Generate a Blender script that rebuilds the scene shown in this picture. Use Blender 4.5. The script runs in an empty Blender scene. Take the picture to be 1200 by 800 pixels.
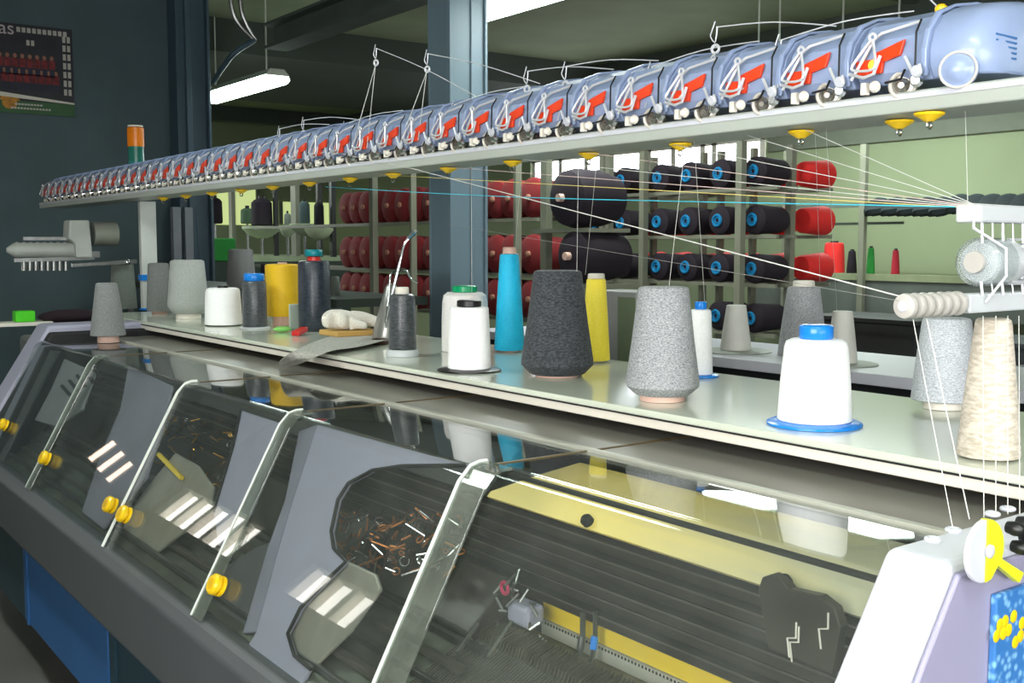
import bpy, math, random
from mathutils import Vector, Matrix
random.seed(7)
PI = math.pi
COL = bpy.context.scene.collection
# ------------------------------------------------------------------ camera model (eye at 1.58 m)
FPX = 1280.0
PITCH = math.atan(113/FPX); YAW = math.atan(940/(FPX/math.cos(PITCH)))
EYE = Vector((0, 0, 1.58))
FW = Vector((math.sin(YAW)*math.cos(PITCH), math.cos(YAW)*math.cos(PITCH), -math.sin(PITCH)))
RT = Vector((math.cos(YAW), -math.sin(YAW), 0))
UP = Vector((math.sin(YAW)*math.sin(PITCH), math.cos(YAW)*math.sin(PITCH), math.cos(PITCH)))
def ray(px, py): return FW + RT*((px-600)/FPX) - UP*((py-400)/FPX)
def at(px, py, **k):                       # the real point on the plane x=.., y=.. or z=..
    (ax, v), = k.items(); i = 'xyz'.index(ax); r = ray(px, py)
    return EYE + r*((v-EYE[i])/r[i])
def mpp(p): return (Vector(p)-EYE).dot(FW)/FPX     # metres per pixel there

# ------------------------------------------------------------------ materials
def _mat(name):
    m = bpy.data.materials.new(name); m.use_nodes = True
    nt = m.node_tree; b = nt.nodes['Principled BSDF']
    return m, nt, b
def srgb(c):
    return tuple(((v/255)/12.92 if v/255 <= .04045 else ((v/255+.055)/1.055)**2.4) for v in c)+(1,)
MATS = {}
def pbr(name, col, rough=.5, metal=0, var=.12, scale=6, bump=0, bscale=40, spec=.5, coat=0, stretch=None):
    if name in MATS: return MATS[name]
    m, nt, b = _mat(name); c = srgb(col)
    tc = nt.nodes.new('ShaderNodeTexCoord'); n = nt.nodes.new('ShaderNodeTexNoise')
    n.inputs['Scale'].default_value = scale; n.inputs['Detail'].default_value = 5
    mp = nt.nodes.new('ShaderNodeMapping')
    if stretch: mp.inputs['Scale'].default_value = stretch
    nt.links.new(tc.outputs['Object'], mp.inputs['Vector']); nt.links.new(mp.outputs[0], n.inputs['Vector'])
    r = nt.nodes.new('ShaderNodeValToRGB')
    r.color_ramp.elements[0].position = .3; r.color_ramp.elements[1].position = .7
    r.color_ramp.elements[0].color = tuple(v*(1-var) for v in c[:3])+(1,)
    r.color_ramp.elements[1].color = tuple(min(1, v*(1+var)) for v in c[:3])+(1,)
    nt.links.new(n.outputs['Fac'], r.inputs[0]); nt.links.new(r.outputs[0], b.inputs['Base Color'])
    b.inputs['Roughness'].default_value = rough; b.inputs['Metallic'].default_value = metal
    b.inputs['Specular IOR Level'].default_value = spec
    if coat: b.inputs['Coat Weight'].default_value = coat; b.inputs['Coat Roughness'].default_value = .08
    if bump:
        n2 = nt.nodes.new('ShaderNodeTexNoise'); n2.inputs['Scale'].default_value = bscale
        nt.links.new(mp.outputs[0], n2.inputs['Vector'])
        bp = nt.nodes.new('ShaderNodeBump'); bp.inputs['Strength'].default_value = bump; bp.inputs['Distance'].default_value = .002
        nt.links.new(n2.outputs['Fac'], bp.inputs['Height']); nt.links.new(bp.outputs[0], b.inputs['Normal'])
    MATS[name] = m; return m
def yarn(name, c1, c2, rough=.85, winds=260, speck=230, sheen=.05):
    """wound yarn: fine diagonal winds, flecks of a second colour"""
    if name in MATS: return MATS[name]
    m, nt, b = _mat(name)
    tc = nt.nodes.new('ShaderNodeTexCoord')
    mp = nt.nodes.new('ShaderNodeMapping'); mp.inputs['Scale'].default_value = (1, 1, 3.2)
    nt.links.new(tc.outputs['Object'], mp.inputs['Vector'])
    n = nt.nodes.new('ShaderNodeTexNoise'); n.inputs['Scale'].default_value = speck; n.inputs['Detail'].default_value = 3
    nt.links.new(mp.outputs[0], n.inputs['Vector'])
    r = nt.nodes.new('ShaderNodeValToRGB'); r.color_ramp.elements[0].position = .38; r.color_ramp.elements[1].position = .62
    r.color_ramp.elements[0].color = srgb(c1); r.color_ramp.elements[1].color = srgb(c2)
    nt.links.new(n.outputs['Fac'], r.inputs[0]); nt.links.new(r.outputs[0], b.inputs['Base Color'])
    w = nt.nodes.new('ShaderNodeTexWave'); w.bands_direction = 'Z'; w.inputs['Scale'].default_value = winds/6.3
    w.inputs['Distortion'].default_value = 5; w.inputs['Detail'].default_value = 2; w.inputs['Detail Scale'].default_value = 3
    nt.links.new(tc.outputs['Object'], w.inputs['Vector'])
    bp = nt.nodes.new('ShaderNodeBump'); bp.inputs['Strength'].default_value = .3; bp.inputs['Distance'].default_value = .001
    nt.links.new(w.outputs['Fac'], bp.inputs['Height']); nt.links.new(bp.outputs[0], b.inputs['Normal'])
    b.inputs['Roughness'].default_value = rough; b.inputs['Sheen Weight'].default_value = sheen
    MATS[name] = m; return m
def emit(name, col, s):
    if name in MATS: return MATS[name]
    m, nt, b = _mat(name); b.inputs['Base Color'].default_value = srgb(col)
    b.inputs['Emission Color'].default_value = srgb(col); b.inputs['Emission Strength'].default_value = s
    MATS[name] = m; return m
def clear(name, tint=(.93, .95, .94), haze=.05, hazecol=(150, 155, 150), rough=.015, f0=.045, gain=1.0):
    """thin clear acrylic: see-through, mirrors at grazing angles, faint dust"""
    if name in MATS: return MATS[name]
    m, nt, b = _mat(name); nt.nodes.remove(b); out = nt.nodes['Material Output']
    g = nt.nodes.new('ShaderNodeNewGeometry'); d = nt.nodes.new('ShaderNodeVectorMath'); d.operation = 'DOT_PRODUCT'
    nt.links.new(g.outputs['Incoming'], d.inputs[0]); nt.links.new(g.outputs['Normal'], d.inputs[1])
    def math_(op, a, bb=None):
        k = nt.nodes.new('ShaderNodeMath'); k.operation = op
        if hasattr(a, 'links'): nt.links.new(a, k.inputs[0])
        else: k.inputs[0].default_value = a
        if bb is not None:
            if hasattr(bb, 'links'): nt.links.new(bb, k.inputs[1])
            else: k.inputs[1].default_value = bb
        return k.outputs[0]
    c = math_('ABSOLUTE', d.outputs['Value']); inv = math_('SUBTRACT', 1.0, c)
    p5 = math_('POWER', inv, 5.0); f = math_('ADD', math_('MULTIPLY', p5, (1-f0)*gain), f0)
    tr = nt.nodes.new('ShaderNodeBsdfTransparent'); tr.inputs[0].default_value = tint+(1,)
    gl = nt.nodes.new('ShaderNodeBsdfGlossy'); gl.inputs['Roughness'].default_value = rough
    df = nt.nodes.new('ShaderNodeBsdfDiffuse'); df.inputs[0].default_value = srgb(hazecol)
    n = nt.nodes.new('ShaderNodeTexNoise'); n.inputs['Scale'].default_value = 9; n.inputs['Detail'].default_value = 6
    tc = nt.nodes.new('ShaderNodeTexCoord'); nt.links.new(tc.outputs['Object'], n.inputs['Vector'])
    hz = math_('MULTIPLY', n.outputs['Fac'], haze*2)
    m1 = nt.nodes.new('ShaderNodeMixShader'); nt.links.new(hz, m1.inputs[0]); nt.links.new(tr.outputs[0], m1.inputs[1]); nt.links.new(df.outputs[0], m1.inputs[2])
    m2 = nt.nodes.new('ShaderNodeMixShader'); nt.links.new(f, m2.inputs[0]); nt.links.new(m1.outputs[0], m2.inputs[1]); nt.links.new(gl.outputs[0], m2.inputs[2])
    nt.links.new(m2.outputs[0], out.inputs[0])
    MATS[name] = m; return m

# ------------------------------------------------------------------ mesh builder
class MB:
    def __init__(s): s.v = []; s.f = []
    def add(s, vs, fs):
        o = len(s.v); s.v += [tuple(v) for v in vs]; s.f += [tuple(i+o for i in f) for f in fs]; return s
    def box(s, a, b):
        x0, y0, z0 = a; x1, y1, z1 = b
        return s.add([(x0,y0,z0),(x1,y0,z0),(x1,y1,z0),(x0,y1,z0),(x0,y0,z1),(x1,y0,z1),(x1,y1,z1),(x0,y1,z1)],
                     [(0,3,2,1),(4,5,6,7),(0,1,5,4),(1,2,6,5),(2,3,7,6),(3,0,4,7)])
    def bar(s, p, q, w, h, up=(0,0,1)):
        p = Vector(p); q = Vector(q); d = (q-p).normalized(); u = Vector(up)
        if abs(d.dot(u)) > .98: u = Vector((1,0,0))
        a = d.cross(u).normalized()*w/2; b = a.cross(d).normalized()*h/2
        vs = [p-a-b, p+a-b, p+a+b, p-a+b, q-a-b, q+a-b, q+a+b, q-a+b]
        return s.add(vs, [(0,1,2,3),(7,6,5,4),(0,4,5,1),(1,5,6,2),(2,6,7,3),(3,7,4,0)])
    def cyl(s, p, q, r0, r1=None, n=20, cap=True):
        r1 = r0 if r1 is None else r1
        return s.lathe(p, q, [(0, r0), (1, r1)], n, cap)
    def lathe(s, p, q, prof, n=28, cap=True):
        """prof: (t along p->q, radius)"""
        p = Vector(p); q = Vector(q); ax = q-p; d = ax.normalized()
        u = Vector((0,0,1)) if abs(d.z) < .9 else Vector((1,0,0))
        a = d.cross(u).normalized(); b = a.cross(d).normalized()
        vs = []; fs = []
        for t, r in prof:
            c = p+ax*t
            for i in range(n):
                an = 2*PI*i/n; vs.append(c+a*(r*math.cos(an))+b*(r*math.sin(an)))
        for k in range(len(prof)-1):
            for i in range(n):
                j = (i+1) % n; fs.append((k*n+i, (k+1)*n+i, (k+1)*n+j, k*n+j))
        if cap:
            fs.append(tuple(range(n))); fs.append(tuple(reversed(range((len(prof)-1)*n, len(prof)*n))))
        return s.add(vs, fs)
    def tube(s, pts, r, n=8):
        pts = [Vector(p) for p in pts]; vs = []; fs = []
        prev = None
        for i, p in enumerate(pts):
            d = (pts[min(i+1, len(pts)-1)]-pts[max(i-1, 0)]).normalized()
            if prev is None:
                u = Vector((0,0,1)) if abs(d.z) < .9 else Vector((1,0,0)); a = d.cross(u).normalized()
            else: a = (prev-d*prev.dot(d)).normalized()
            prev = a; b = a.cross(d)
            rr = r[i] if isinstance(r, (list, tuple)) else r
            for k in range(n):
                an = 2*PI*k/n; vs.append(p+a*(rr*math.cos(an))+b*(rr*math.sin(an)))
        for i in range(len(pts)-1):
            for k in range(n):
                j = (k+1) % n; fs.append((i*n+k, i*n+j, (i+1)*n+j, (i+1)*n+k))
        fs.append(tuple(reversed(range(n)))); fs.append(tuple(range((len(pts)-1)*n, len(pts)*n)))
        return s.add(vs, fs)
    def ring(s, c, ax, R, r, n=20, m=8):
        c = Vector(c); d = Vector(ax).normalized(); u = Vector((0,0,1)) if abs(d.z) < .9 else Vector((1,0,0))
        a = d.cross(u).normalized(); b = a.cross(d); vs = []; fs = []
        for i in range(n):
            t = 2*PI*i/n; e = a*math.cos(t)+b*math.sin(t)
            for k in range(m):
                w = 2*PI*k/m; vs.append(c+e*(R+r*math.cos(w))+d*(r*math.sin(w)))
        for i in range(n):
            for k in range(m):
                fs.append((i*m+k, ((i+1)%n)*m+k, ((i+1)%n)*m+(k+1)%m, i*m+(k+1)%m))
        return s.add(vs, fs)
    def prism(s, pts, vec):
        pts = [Vector(p) for p in pts]; v = Vector(vec); n = len(pts)
        return s.add(pts+[p+v for p in pts], [tuple(reversed(range(n))), tuple(range(n, 2*n))]+[(i, (i+1)%n, n+(i+1)%n, n+i) for i in range(n)])
    def ball(s, c, r, sc=(1,1,1), n=14, m=8):
        vs = []; fs = []
        for j in range(m+1):
            ph = PI*j/m
            for i in range(n):
                th = 2*PI*i/n
                vs.append((c[0]+r*sc[0]*math.sin(ph)*math.cos(th), c[1]+r*sc[1]*math.sin(ph)*math.sin(th), c[2]+r*sc[2]*math.cos(ph)))
        for j in range(m):
            for i in range(n):
                k = (i+1) % n; fs.append((j*n+i, (j+1)*n+i, (j+1)*n+k, j*n+k))
        return s.add(vs, fs)
    def build(s, name, mat, parent=None, smooth=False, bevel=0, origin=None, seg=2):
        me = bpy.data.meshes.new(name)
        o_ = Vector(origin) if origin is not None else Vector((0,0,0))
        pw = Vector((0,0,0))
        if parent is not None: pw = WORLD[parent.name]
        base = o_ if parent is None else pw
        if origin is not None and parent is not None: base = o_
        raw = s.v
        if EYE_SCALE and parent is not None: raw = [(x*EYE_SCALE[0], y*EYE_SCALE[0], z*EYE_SCALE[0]+EYE_SCALE[1]) for x, y, z in raw]
        vs = [Vector(v)-base for v in raw]
        me.from_pydata(vs, [], s.f); me.validate(); 
        import bmesh
        bm = bmesh.new(); bm.from_mesh(me); bmesh.ops.remove_doubles(bm, verts=bm.verts, dist=1e-6); bmesh.ops.recalc_face_normals(bm, faces=bm.faces); bm.to_mesh(me); bm.free()
        if mat: me.materials.append(mat)
        ob = bpy.data.objects.new(name, me); COL.objects.link(ob)
        if smooth:
            for p in me.polygons: p.use_smooth = True
            try: me.set_sharp_from_angle(angle=math.radians(40))
            except Exception: pass
        if parent is not None: ob.parent = parent; ob.location = base-pw
        else: ob.location = base
        WORLD[ob.name] = base
        if bevel:
            bv = ob.modifiers.new('bevel', 'BEVEL'); bv.width = bevel; bv.segments = seg; bv.limit_method = 'ANGLE'; bv.angle_limit = math.radians(35)
        return ob
WORLD = {}
EYE_SCALE = None        # (scale, z offset) that shrink the machine body about the camera eye
def thing(name, loc, label, cat, group=None):
    o = bpy.data.objects.new(name, None); COL.objects.link(o); o.location = loc; o.empty_display_size = .05
    WORLD[o.name] = Vector(loc); o['label'] = label; o['category'] = cat
    if group: o['group'] = group
    return o
def tag(o, label, cat, group=None):
    o['label'] = label; o['category'] = cat
    if group: o['group'] = group
    return o
def structure(o, label=None):
    o['kind'] = 'structure'
    if label: o['label'] = label
    return o
def copy_tree(o, parent=None):
    c = o.copy(); COL.objects.link(c)
    if parent is not None: c.parent = parent
    for ch in list(o.children): copy_tree(ch, c)
    return c

# common materials
M_lilac = pbr('lilac_enamel', (158,158,176), .42, var=.03)
M_white = pbr('white_enamel', (196,198,206), .4, var=.02)
M_dgrey = pbr('fascia_grey', (80,83,86), .45, var=.05)
M_black = pbr('black_plastic', (20,21,22), .4, var=.1)
M_rubber = pbr('black_rubber', (16,16,18), .7)
M_chrome = pbr('bright_steel', (205,207,210), .18, 1, var=.05)
M_steel = pbr('brushed_steel', (150,152,150), .35, 1, var=.15, scale=30)
M_alu = pbr('rail_aluminium', (186,192,184), .42, .35, var=.05, scale=3)
M_shelf = pbr('shelf_laminate', (202,208,192), .16, var=.03, scale=2, coat=.3)
M_shelfedge = pbr('shelf_edging', (214,208,196), .35, var=.04)
M_panel = pbr('dull_grey_panel', (118,116,108), .3, var=.12, scale=3, stretch=(3,.4,1))
M_yellowp = pbr('yellow_plastic', (238,196,20), .3, var=.05)
M_lime = pbr('lime_yellow_plastic', (222,232,40), .35, var=.03)
M_cream = pbr('cream_paint', (236,214,120), .35, var=.1, scale=8, stretch=(1,.15,6))
M_ystrip = pbr('yellow_strip_paint', (240,206,50), .4, var=.05)
M_rail = pbr('dark_oiled_rail', (58,55,49), .35, .4, var=.3, scale=12, stretch=(1,.3,6))
M_raile = pbr('worn_rail_edge', (110,106,98), .3, .6, var=.3, scale=12)
M_bed = pbr('oily_needle_bed', (84,88,78), .4, .5, var=.35, scale=14)
M_brass = pbr('brass', (214,160,70), .35, .9, var=.3)
M_copper = pbr('tarnished_bronze', (184,120,66), .45, .7, var=.4, scale=40)
M_core = pbr('pink_cardboard', (212,178,162), .8, var=.06)
M_corew = pbr('white_cardboard', (224,218,206), .7, var=.05)
M_bluecap = pbr('blue_plastic', (24,128,222), .25, var=.04)
M_strand = pbr('white_thread', (204,204,198), .8, var=.03)
M_slate = pbr('slate_blue_paint', (74,92,98), .7, var=.08, scale=4, bump=.1)
M_column = pbr('blue_grey_steel_paint', (104,124,136), .45, var=.06, scale=5, stretch=(1,1,.2))
M_pillar = pbr('teal_grey_paint', (62,84,98), .5, var=.12, scale=4, stretch=(2,2,.2))
M_ceil = pbr('green_grey_ceiling', (120,128,100), .85, var=.1, scale=2)
M_ceild = pbr('dark_ceiling_trim_and_shade', (66,72,66), .85, var=.1, scale=2)
M_green = pbr('pale_green_wall_paint', (138,149,117), .8, var=.04, scale=2)
M_wallgrey = pbr('grey_green_wall_paint', (110,116,102), .8, var=.05)
M_floor = pbr('concrete_floor', (96,96,92), .55, var=.15, scale=3)
M_clear = clear('clear_acrylic')
M_clearrim = clear('clear_acrylic_rim', tint=(.74,.78,.74), haze=.15, hazecol=(176,182,172), f0=.09)

# ------------------------------------------------------------------ the room
XW, XB, YN, YF, ZC = -1.2, 7.8, -2.6, 15.5, 3.5
structure(MB().box((XW-.2,YN-.2,-.1),(XB+.2,YF+.2,0)).build('floor', M_floor))
def slabs():
    structure(MB().box((XW-.2,YN-.2,ZC),(XB+.2,YF+.2,ZC+.15)).build('ceiling', M_ceil))
slabs()
# wall_left: the dark partition with the poster; wall_far beyond it; wall_back with the high windows
structure(MB().box((XW,8.4,0),(3.02,8.55,ZC)).build('wall_left', M_slate))
structure(MB().box((XW-.15,YF,0),(XB+.15,YF+.15,ZC)).build('wall_far', M_green))
WZ0, WZ1 = 2.27, 2.62
b = MB(); b.box((XB,YN,0),(XB+.15,YF,WZ0)); b.box((XB,YN,WZ1),(XB+.15,YF,ZC)); b.box((XB,YN,WZ0),(XB+.15,6.75,WZ1)); b.box((XB,10.3,WZ0),(XB+.15,YF,WZ1))
structure(b.build('wall_back', M_green))
structure(MB().box((XB-.03,YN,2.64),(XB-.001,YF,ZC-.001)).build('trim_1', M_ceild))
structure(MB().box((XB-.03,YN,2.42),(XB-.001,6.7,2.639)).build('trim_5', M_wallgrey))
sky = emit('daylight_pane', (236,246,255), 9)
def win(n, x0, x1, y0, y1, z0, z1, nm, axis):
    o = MB()
    if axis == 'x': o.box((x0,y0,z0),(x1,y1,z1))
    else: o.box((x0,y0,z0),(x1,y1,z1))
    return o
w = MB().box((XB+.06,6.75,WZ0),(XB+.07,10.3,WZ1)).build('window_1', sky); structure(w)
fr = MB()
for y in (6.8, 7.05, 7.4, 7.55, 7.95, 8.3, 8.42, 8.9, 9.3, 9.75, 10.25): fr.box((XB+.01,y-.03,WZ0),(XB+.06,y+.03,WZ1))
fr.box((XB+.01,6.75,WZ0),(XB+.06,10.3,WZ0+.03)); fr.box((XB+.01,6.75,WZ1-.09),(XB+.06,10.3,WZ1-.06))
fr.build('window_frame', M_corew, w)
# wall left of the photographer; nearest window added as front fill, others daylight
winspec = [(-1.2,1.2,1.15,2.5,4), (5.15,5.95,1.59,1.86,3), (6.8,8.3,1.6,1.93,5)]
b = MB(); yp = YN
for (y0, y1, z0, z1, n) in winspec:
    b.box((XW-.15,yp,0),(XW,y0,ZC)); b.box((XW-.15,y0,0),(XW,y1,z0)); b.box((XW-.15,y0,z1),(XW,y1,ZC)); yp = y1
b.box((XW-.15,yp,0),(XW,YF,ZC))
structure(b.build('wall_front', M_wallgrey))
b = MB(); b.box((XW-.15,YN-.15,0),(XB+.15,YN,1.0)); b.box((XW-.15,YN-.15,2.4),(XB+.15,YN,ZC)); b.box((XW-.15,YN-.15,1.0),(-.6,YN,2.4)); b.box((2.2,YN-.15,1.0),(XB+.15,YN,2.4))
structure(b.build('wall_right', M_wallgrey))
wq = structure(MB().box((-.6,YN-.1,1.0),(2.2,YN-.09,2.4)).build('window_6', emit('added_fill_pane', (250,250,255), 5)))  # unseen window added behind the camera as front fill
f2 = MB()
for x in (-.58,.1,.8,1.5,2.18): f2.box((x-.025,YN-.085,1.0),(x+.025,YN-.03,2.4))
f2.build('window_frame', M_corew, wq)
sky2 = emit('daylight_pane_side', (255,250,244), 7)
for k, (y0, y1, ZL0, ZL1, n) in enumerate(winspec):
    o = structure(MB().box((XW-.1,y0,ZL0),(XW-.09,y1,ZL1)).build('window_%d' % (k+2), sky2))
    f2 = MB()
    for i in range(n+1):
        y = y0+(y1-y0)*i/n; f2.box((XW-.09,y-.03,ZL0),(XW-.03,y+.03,ZL1))
    f2.build('window_frame', M_corew, o)
# window in the partition left of the photo, mirrored by the slanted covers
M_paneo = emit('low_sun_pane', (255,222,200), 6)
k = 5
for (x0, x1, z0, z1, n) in ((-.84,-.52,1.48,1.72,3),):
    o = structure(MB().box((x0,8.385,z0),(x1,8.392,z1)).build('window_%d' % k, M_paneo)); k += 1
    f2 = MB()
    for i in range(n+1):
        x = x0+(x1-x0)*i/n; f2.box((x-.025,8.33,z0-.03),(x+.025,8.384,z1+.03))
    f2.box((x0,8.33,z0-.04),(x1,8.384,z0)); f2.box((x0,8.33,z1),(x1,8.384,z1+.04))
    f2.build('window_frame', M_slate, o)
M_pw = emit('pale_green_pane', (206,222,150), .8)
for n_, (xa, xb, ya_, yb_) in enumerate(((240,301,263,200),(304,398,262,238))):
    pa = at(xa,ya_,y=YF-.01); pb = at(xb,yb_,y=YF-.01)
    w_ = structure(MB().box((pa.x,YF-.012,pa.z),(pb.x,YF-.004,pb.z)).build('window_%d' % (7+n_), M_pw))
    f2 = MB()
    for i in range(3+2*n_): 
        x = pa.x+(pb.x-pa.x)*i/(2+2*n_); f2.box((x-.03,YF-.05,pa.z),(x+.03,YF-.013,pb.z))
    f2.build('window_frame', M_wallgrey, w_)
# ceiling relief; the broad slab is painted dark for the shaded ceiling bay
b = MB().box((XW,9.1,ZC-.28),(XB-.04,12.0,ZC-.001)); structure(b.build('trim_2_shade', M_ceild))
structure(MB().box((XW,14.75,ZC-.2),(XB-.04,14.95,ZC-.001)).build('trim_3', M_ceild))
structure(MB().box((XW,5.2,ZC-.03),(XB-.04,5.26,ZC-.001)).build('trim_4', M_ceild))
b = MB(); b.box((3.28,1.0,2.98),(3.46,7.5,3.0)); b.box((3.28,1.0,3.14),(3.46,7.5,3.16)); b.box((3.36,1.0,3.0),(3.39,7.5,3.14))
tag(b.build('steel_beam', pbr('dull_green_grey_steel',(72,82,76),.85), origin=(3.37,1.0,2.98)), 'blue-grey steel beam running under the ceiling above the columns', 'beam')
# columns
c = at(528,300,x=2.92)
b = MB(); x0, y0 = 2.92, c.y
b.box((x0,y0,0),(x0+.02,y0+.20,2.98)); b.box((x0,y0,0),(x0+.20,y0+.02,2.98)); b.box((x0+.20,y0-.012,0),(x0+.215,y0+.2,2.98)); b.box((x0+.12,y0-.008,0),(x0+.135,y0,2.98)); b.box((x0,y0+.18,0),(x0+.20,y0+.2,2.98))
tag(b.build('steel_column', M_column, origin=(x0,y0,0), bevel=.003), 'blue-grey steel column standing behind the cone shelf at mid-photo', 'column')
b = MB(); p = at(210,200,y=8.2); q = at(246,200,y=8.2)
b.box((p.x,8.2,0),(q.x,8.38,ZC)); b.box((p.x+.06,8.16,0),(p.x+.1,8.2,ZC)); b.box((q.x-.02,8.14,0),(q.x,8.2,ZC))
tag(b.build('wall_pillar', M_pillar, origin=(p.x,8.2,0), bevel=.004), 'dark teal pillar at the end of the poster wall', 'pillar')
b = MB()
for px in (207, 221):
    q = at(px,300,y=8.08); b.box((q.x-.03,8.05,0),(q.x+.03,8.11,1.86))
tag(b.build('wall_duct', pbr('duct_grey',(128,134,142),.5), origin=(at(207,300,y=8.08).x,8.05,0)), 'pair of pale grey vertical ducts beside the teal pillar', 'duct')
# conduits
def curve_pts(ps, n=6):
    out = []; P_ = [Vector(p) for p in ps]
    for i in range(len(P_)-1):
        a = P_[max(i-1,0)]; b_ = P_[i]; c_ = P_[i+1]; d = P_[min(i+2,len(P_)-1)]
        for k in range(n):
            t = k/n; out.append(.5*((2*b_)+(c_-a)*t+(2*a-5*b_+4*c_-d)*t*t+(3*b_-a-3*c_+d)*t**3))
    out.append(P_[-1]); return out
YC = 7.6
for i, (dx, lab) in enumerate(((0,'left'), (9,'right'))):
    pts = [at(267+dx*1.6,-40,y=YC), at(271+dx*1.2,5,y=YC), at(279+dx,27,y=YC), at(298+dx*.2,47,y=YC)]
    tag(MB().tube(curve_pts(pts), .016).build('conduit_pipe', M_steel, smooth=True), '%s one of two grey conduits curving down from the ceiling by the beam' % lab, 'conduit')
pts = [at(298,47,y=YC), at(275,62,y=YC), at(262,78,y=YC+.2), at(250,96,y=8.1)]
tag(MB().tube(curve_pts(pts), .02).build('conduit_elbow', M_pillar, smooth=True), 'dark drooping pipe elbow between the beam and the far lamp', 'pipe')
# fluorescent fixtures
M_tube = emit('fluorescent_tube', (236,255,248), 14)
M_fixt = pbr('fixture_white', (200,205,196), .4)
def fixture(x, y0, y1, z, lab, w=.11):
    t = thing('fluorescent_light', (x,(y0+y1)/2,z), lab, 'ceiling light')
    MB().prism([(x-w+.01,y0,z+.05),(x+w-.01,y0,z+.05),(x+w*.5,y0,z+.1),(x-w*.5,y0,z+.1)], (0,y1-y0,0)).build('housing', M_fixt, t)
    MB().prism([(x-w+.01,y0+.01,z+.049),(x-w,y0+.01,z+.02),(x-w+.03,y0+.01,z-.01),(x+w-.03,y0+.01,z-.01),(x+w,y0+.01,z+.02),(x+w-.01,y0+.01,z+.049)],(0,y1-y0-.02,0)).build('lit_diffuser', M_tube, t, bevel=.008)
    for yy in (y0+.2, y1-.2): MB().box((x-.005,yy-.005,z+.1),(x+.005,yy+.005,ZC-.001)).build('hanger', M_fixt, t)
fixture(3.49,3.75,5.15,2.83,'glowing fluorescent light at the top, right of the steel column')
fixture(3.54,7.85,9.3,2.81,'glowing fluorescent light far off beside the teal pillar')
fixture(6.48,5.3,5.9,2.82,'wide fluorescent panel over the back aisle',.38); fixture(6.5,4.3,5.15,2.82,'wide fluorescent panel over the back right corner',.38)
for x, y0, lab in (  # lights above the camera and in the far room are added fill
                   (0.4,-.9,'added fluorescent fill light above the camera'), (.2,2.9,'fluorescent light over the front aisle'), (5.6,1.2,'fluorescent light over the racks at right'), (1.6,11.6,'added fluorescent fill light hidden in the far room')):
    fixture(x,y0,y0+1.4,2.82,lab)
# poster
pw = [at(-40,20,y=8.39), at(84,35,y=8.39), at(84,137,y=8.39)]
X0, X1, Z1, Z0 = pw[0].x, pw[1].x, pw[1].z, pw[2].z
t = thing('wall_poster', (X0,8.39,Z0), 'team calendar poster with green foot hanging on the dark wall', 'poster')
W = X1-X0; H = Z1-Z0
MB().box((X0,8.386,Z0),(X1,8.398,Z1)).build('poster_sheet', pbr('poster_dark',(34,34,44),.45,var=.4,scale=9), t)
MB().box((X0,8.384,Z0),(X1,8.386,Z0+.14*H)).build('green_footer', pbr('poster_green',(46,92,50),.5), t)
MB().prism([(X0,8.385,Z0+.2*H),(X1,8.385,Z0+.14*H),(X1,8.385,Z0+.16*H),(X0,8.385,Z0+.26*H)],(0,-.002,0)).build('white_band', M_corew, t)
m_red = pbr('poster_red',(120,34,40),.6,var=.5,scale=30); m_skin = pbr('poster_skin',(150,104,84),.6); m_sh = pbr('poster_navy',(36,40,62),.6)
for r, n in ((0,11),(1,11)):
    fb = MB(); hb = MB(); sb = MB()
    for i in range(n):
        x = X0+W*(.05+.78*(i+.5*r)/n); z = Z0+H*(.62-.17*r)
        fb.box((x,8.383,z-.1*H),(x+W*.06,8.385,z)); hb.ball((x+W*.03,8.384,z+.025*H), .022*H,(1,.1,1.2),8,6); sb.box((x+.005,8.383,z-.19*H),(x+W*.055,8.385,z-.1*H))
    fb.build('shirt_row', m_red, t); hb.build('face_row', m_skin, t); sb.build('shorts_row', m_sh, t)
m_pp = pbr('poster_print',(190,186,180),.6)
gb = MB()
for i in range(2,12): gb.box((X0+W*(.36+.05*i),8.383,Z1-.09*H),(X0+W*(.36+.05*i+.035),8.385,Z1-.035*H))
gb.build('date_grid', m_pp, t); gb = MB()
for j in range(7):
    for i in range(2): gb.box((X1-W*(.1-.045*i),8.383,Z1-(.16+.1*j)*H),(X1-W*(.1-.045*i-.03),8.385,Z1-(.16+.1*j-.07)*H))
gb.build('date_grid', m_pp, t); gb = MB()
for i in range(2): gb.box((X0+W*(.55+.045*i),8.383,Z1-.23*H),(X0+W*(.55+.045*i+.03),8.385,Z1-.17*H))
gb.build('year_print', m_pp, t)
MB().ball((X0+.37*W,8.385,Z0+.115*H), .115*H,(1,.02,.9),16,10).build('orange_ball', pbr('poster_orange',(190,130,30),.5,var=.4,scale=20), t)
def text(body, size, loc, rot, mat, name, parent, ext=.001):
    cu = bpy.data.curves.new(name, 'FONT'); cu.body = body; cu.size = size; cu.extrude = ext
    o = bpy.data.objects.new(name, cu); COL.objects.link(o); me = bpy.data.meshes.new_from_object(o)
    bpy.data.objects.remove(o); me.materials.append(mat)
    ob = bpy.data.objects.new(name, me); COL.objects.link(ob); ob.parent = parent
    ob.location = Vector(loc)-WORLD[parent.name]; ob.rotation_euler = rot; WORLD[ob.name] = Vector(loc); return ob
text('as', .21*H, (at(-2,40,y=8.38).x,8.381,Z1-.125*H), (PI/2,0,0), pbr('poster_pink',(206,190,196),.6), 'poster_lettering', t)
tb = MB()
for j,(a,bb) in enumerate(((.42,.7),(.38,.78))):
    for i in range(int((bb-a)/.03)): tb.box((X0+W*(a+.03*i),8.382,Z0+(.095-.045*j)*H),(X0+W*(a+.03*i+.022),8.384,Z0+(.115-.045*j)*H))
tb.build('footer_print', pbr('poster_print',(190,186,180),.6), t)

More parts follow.
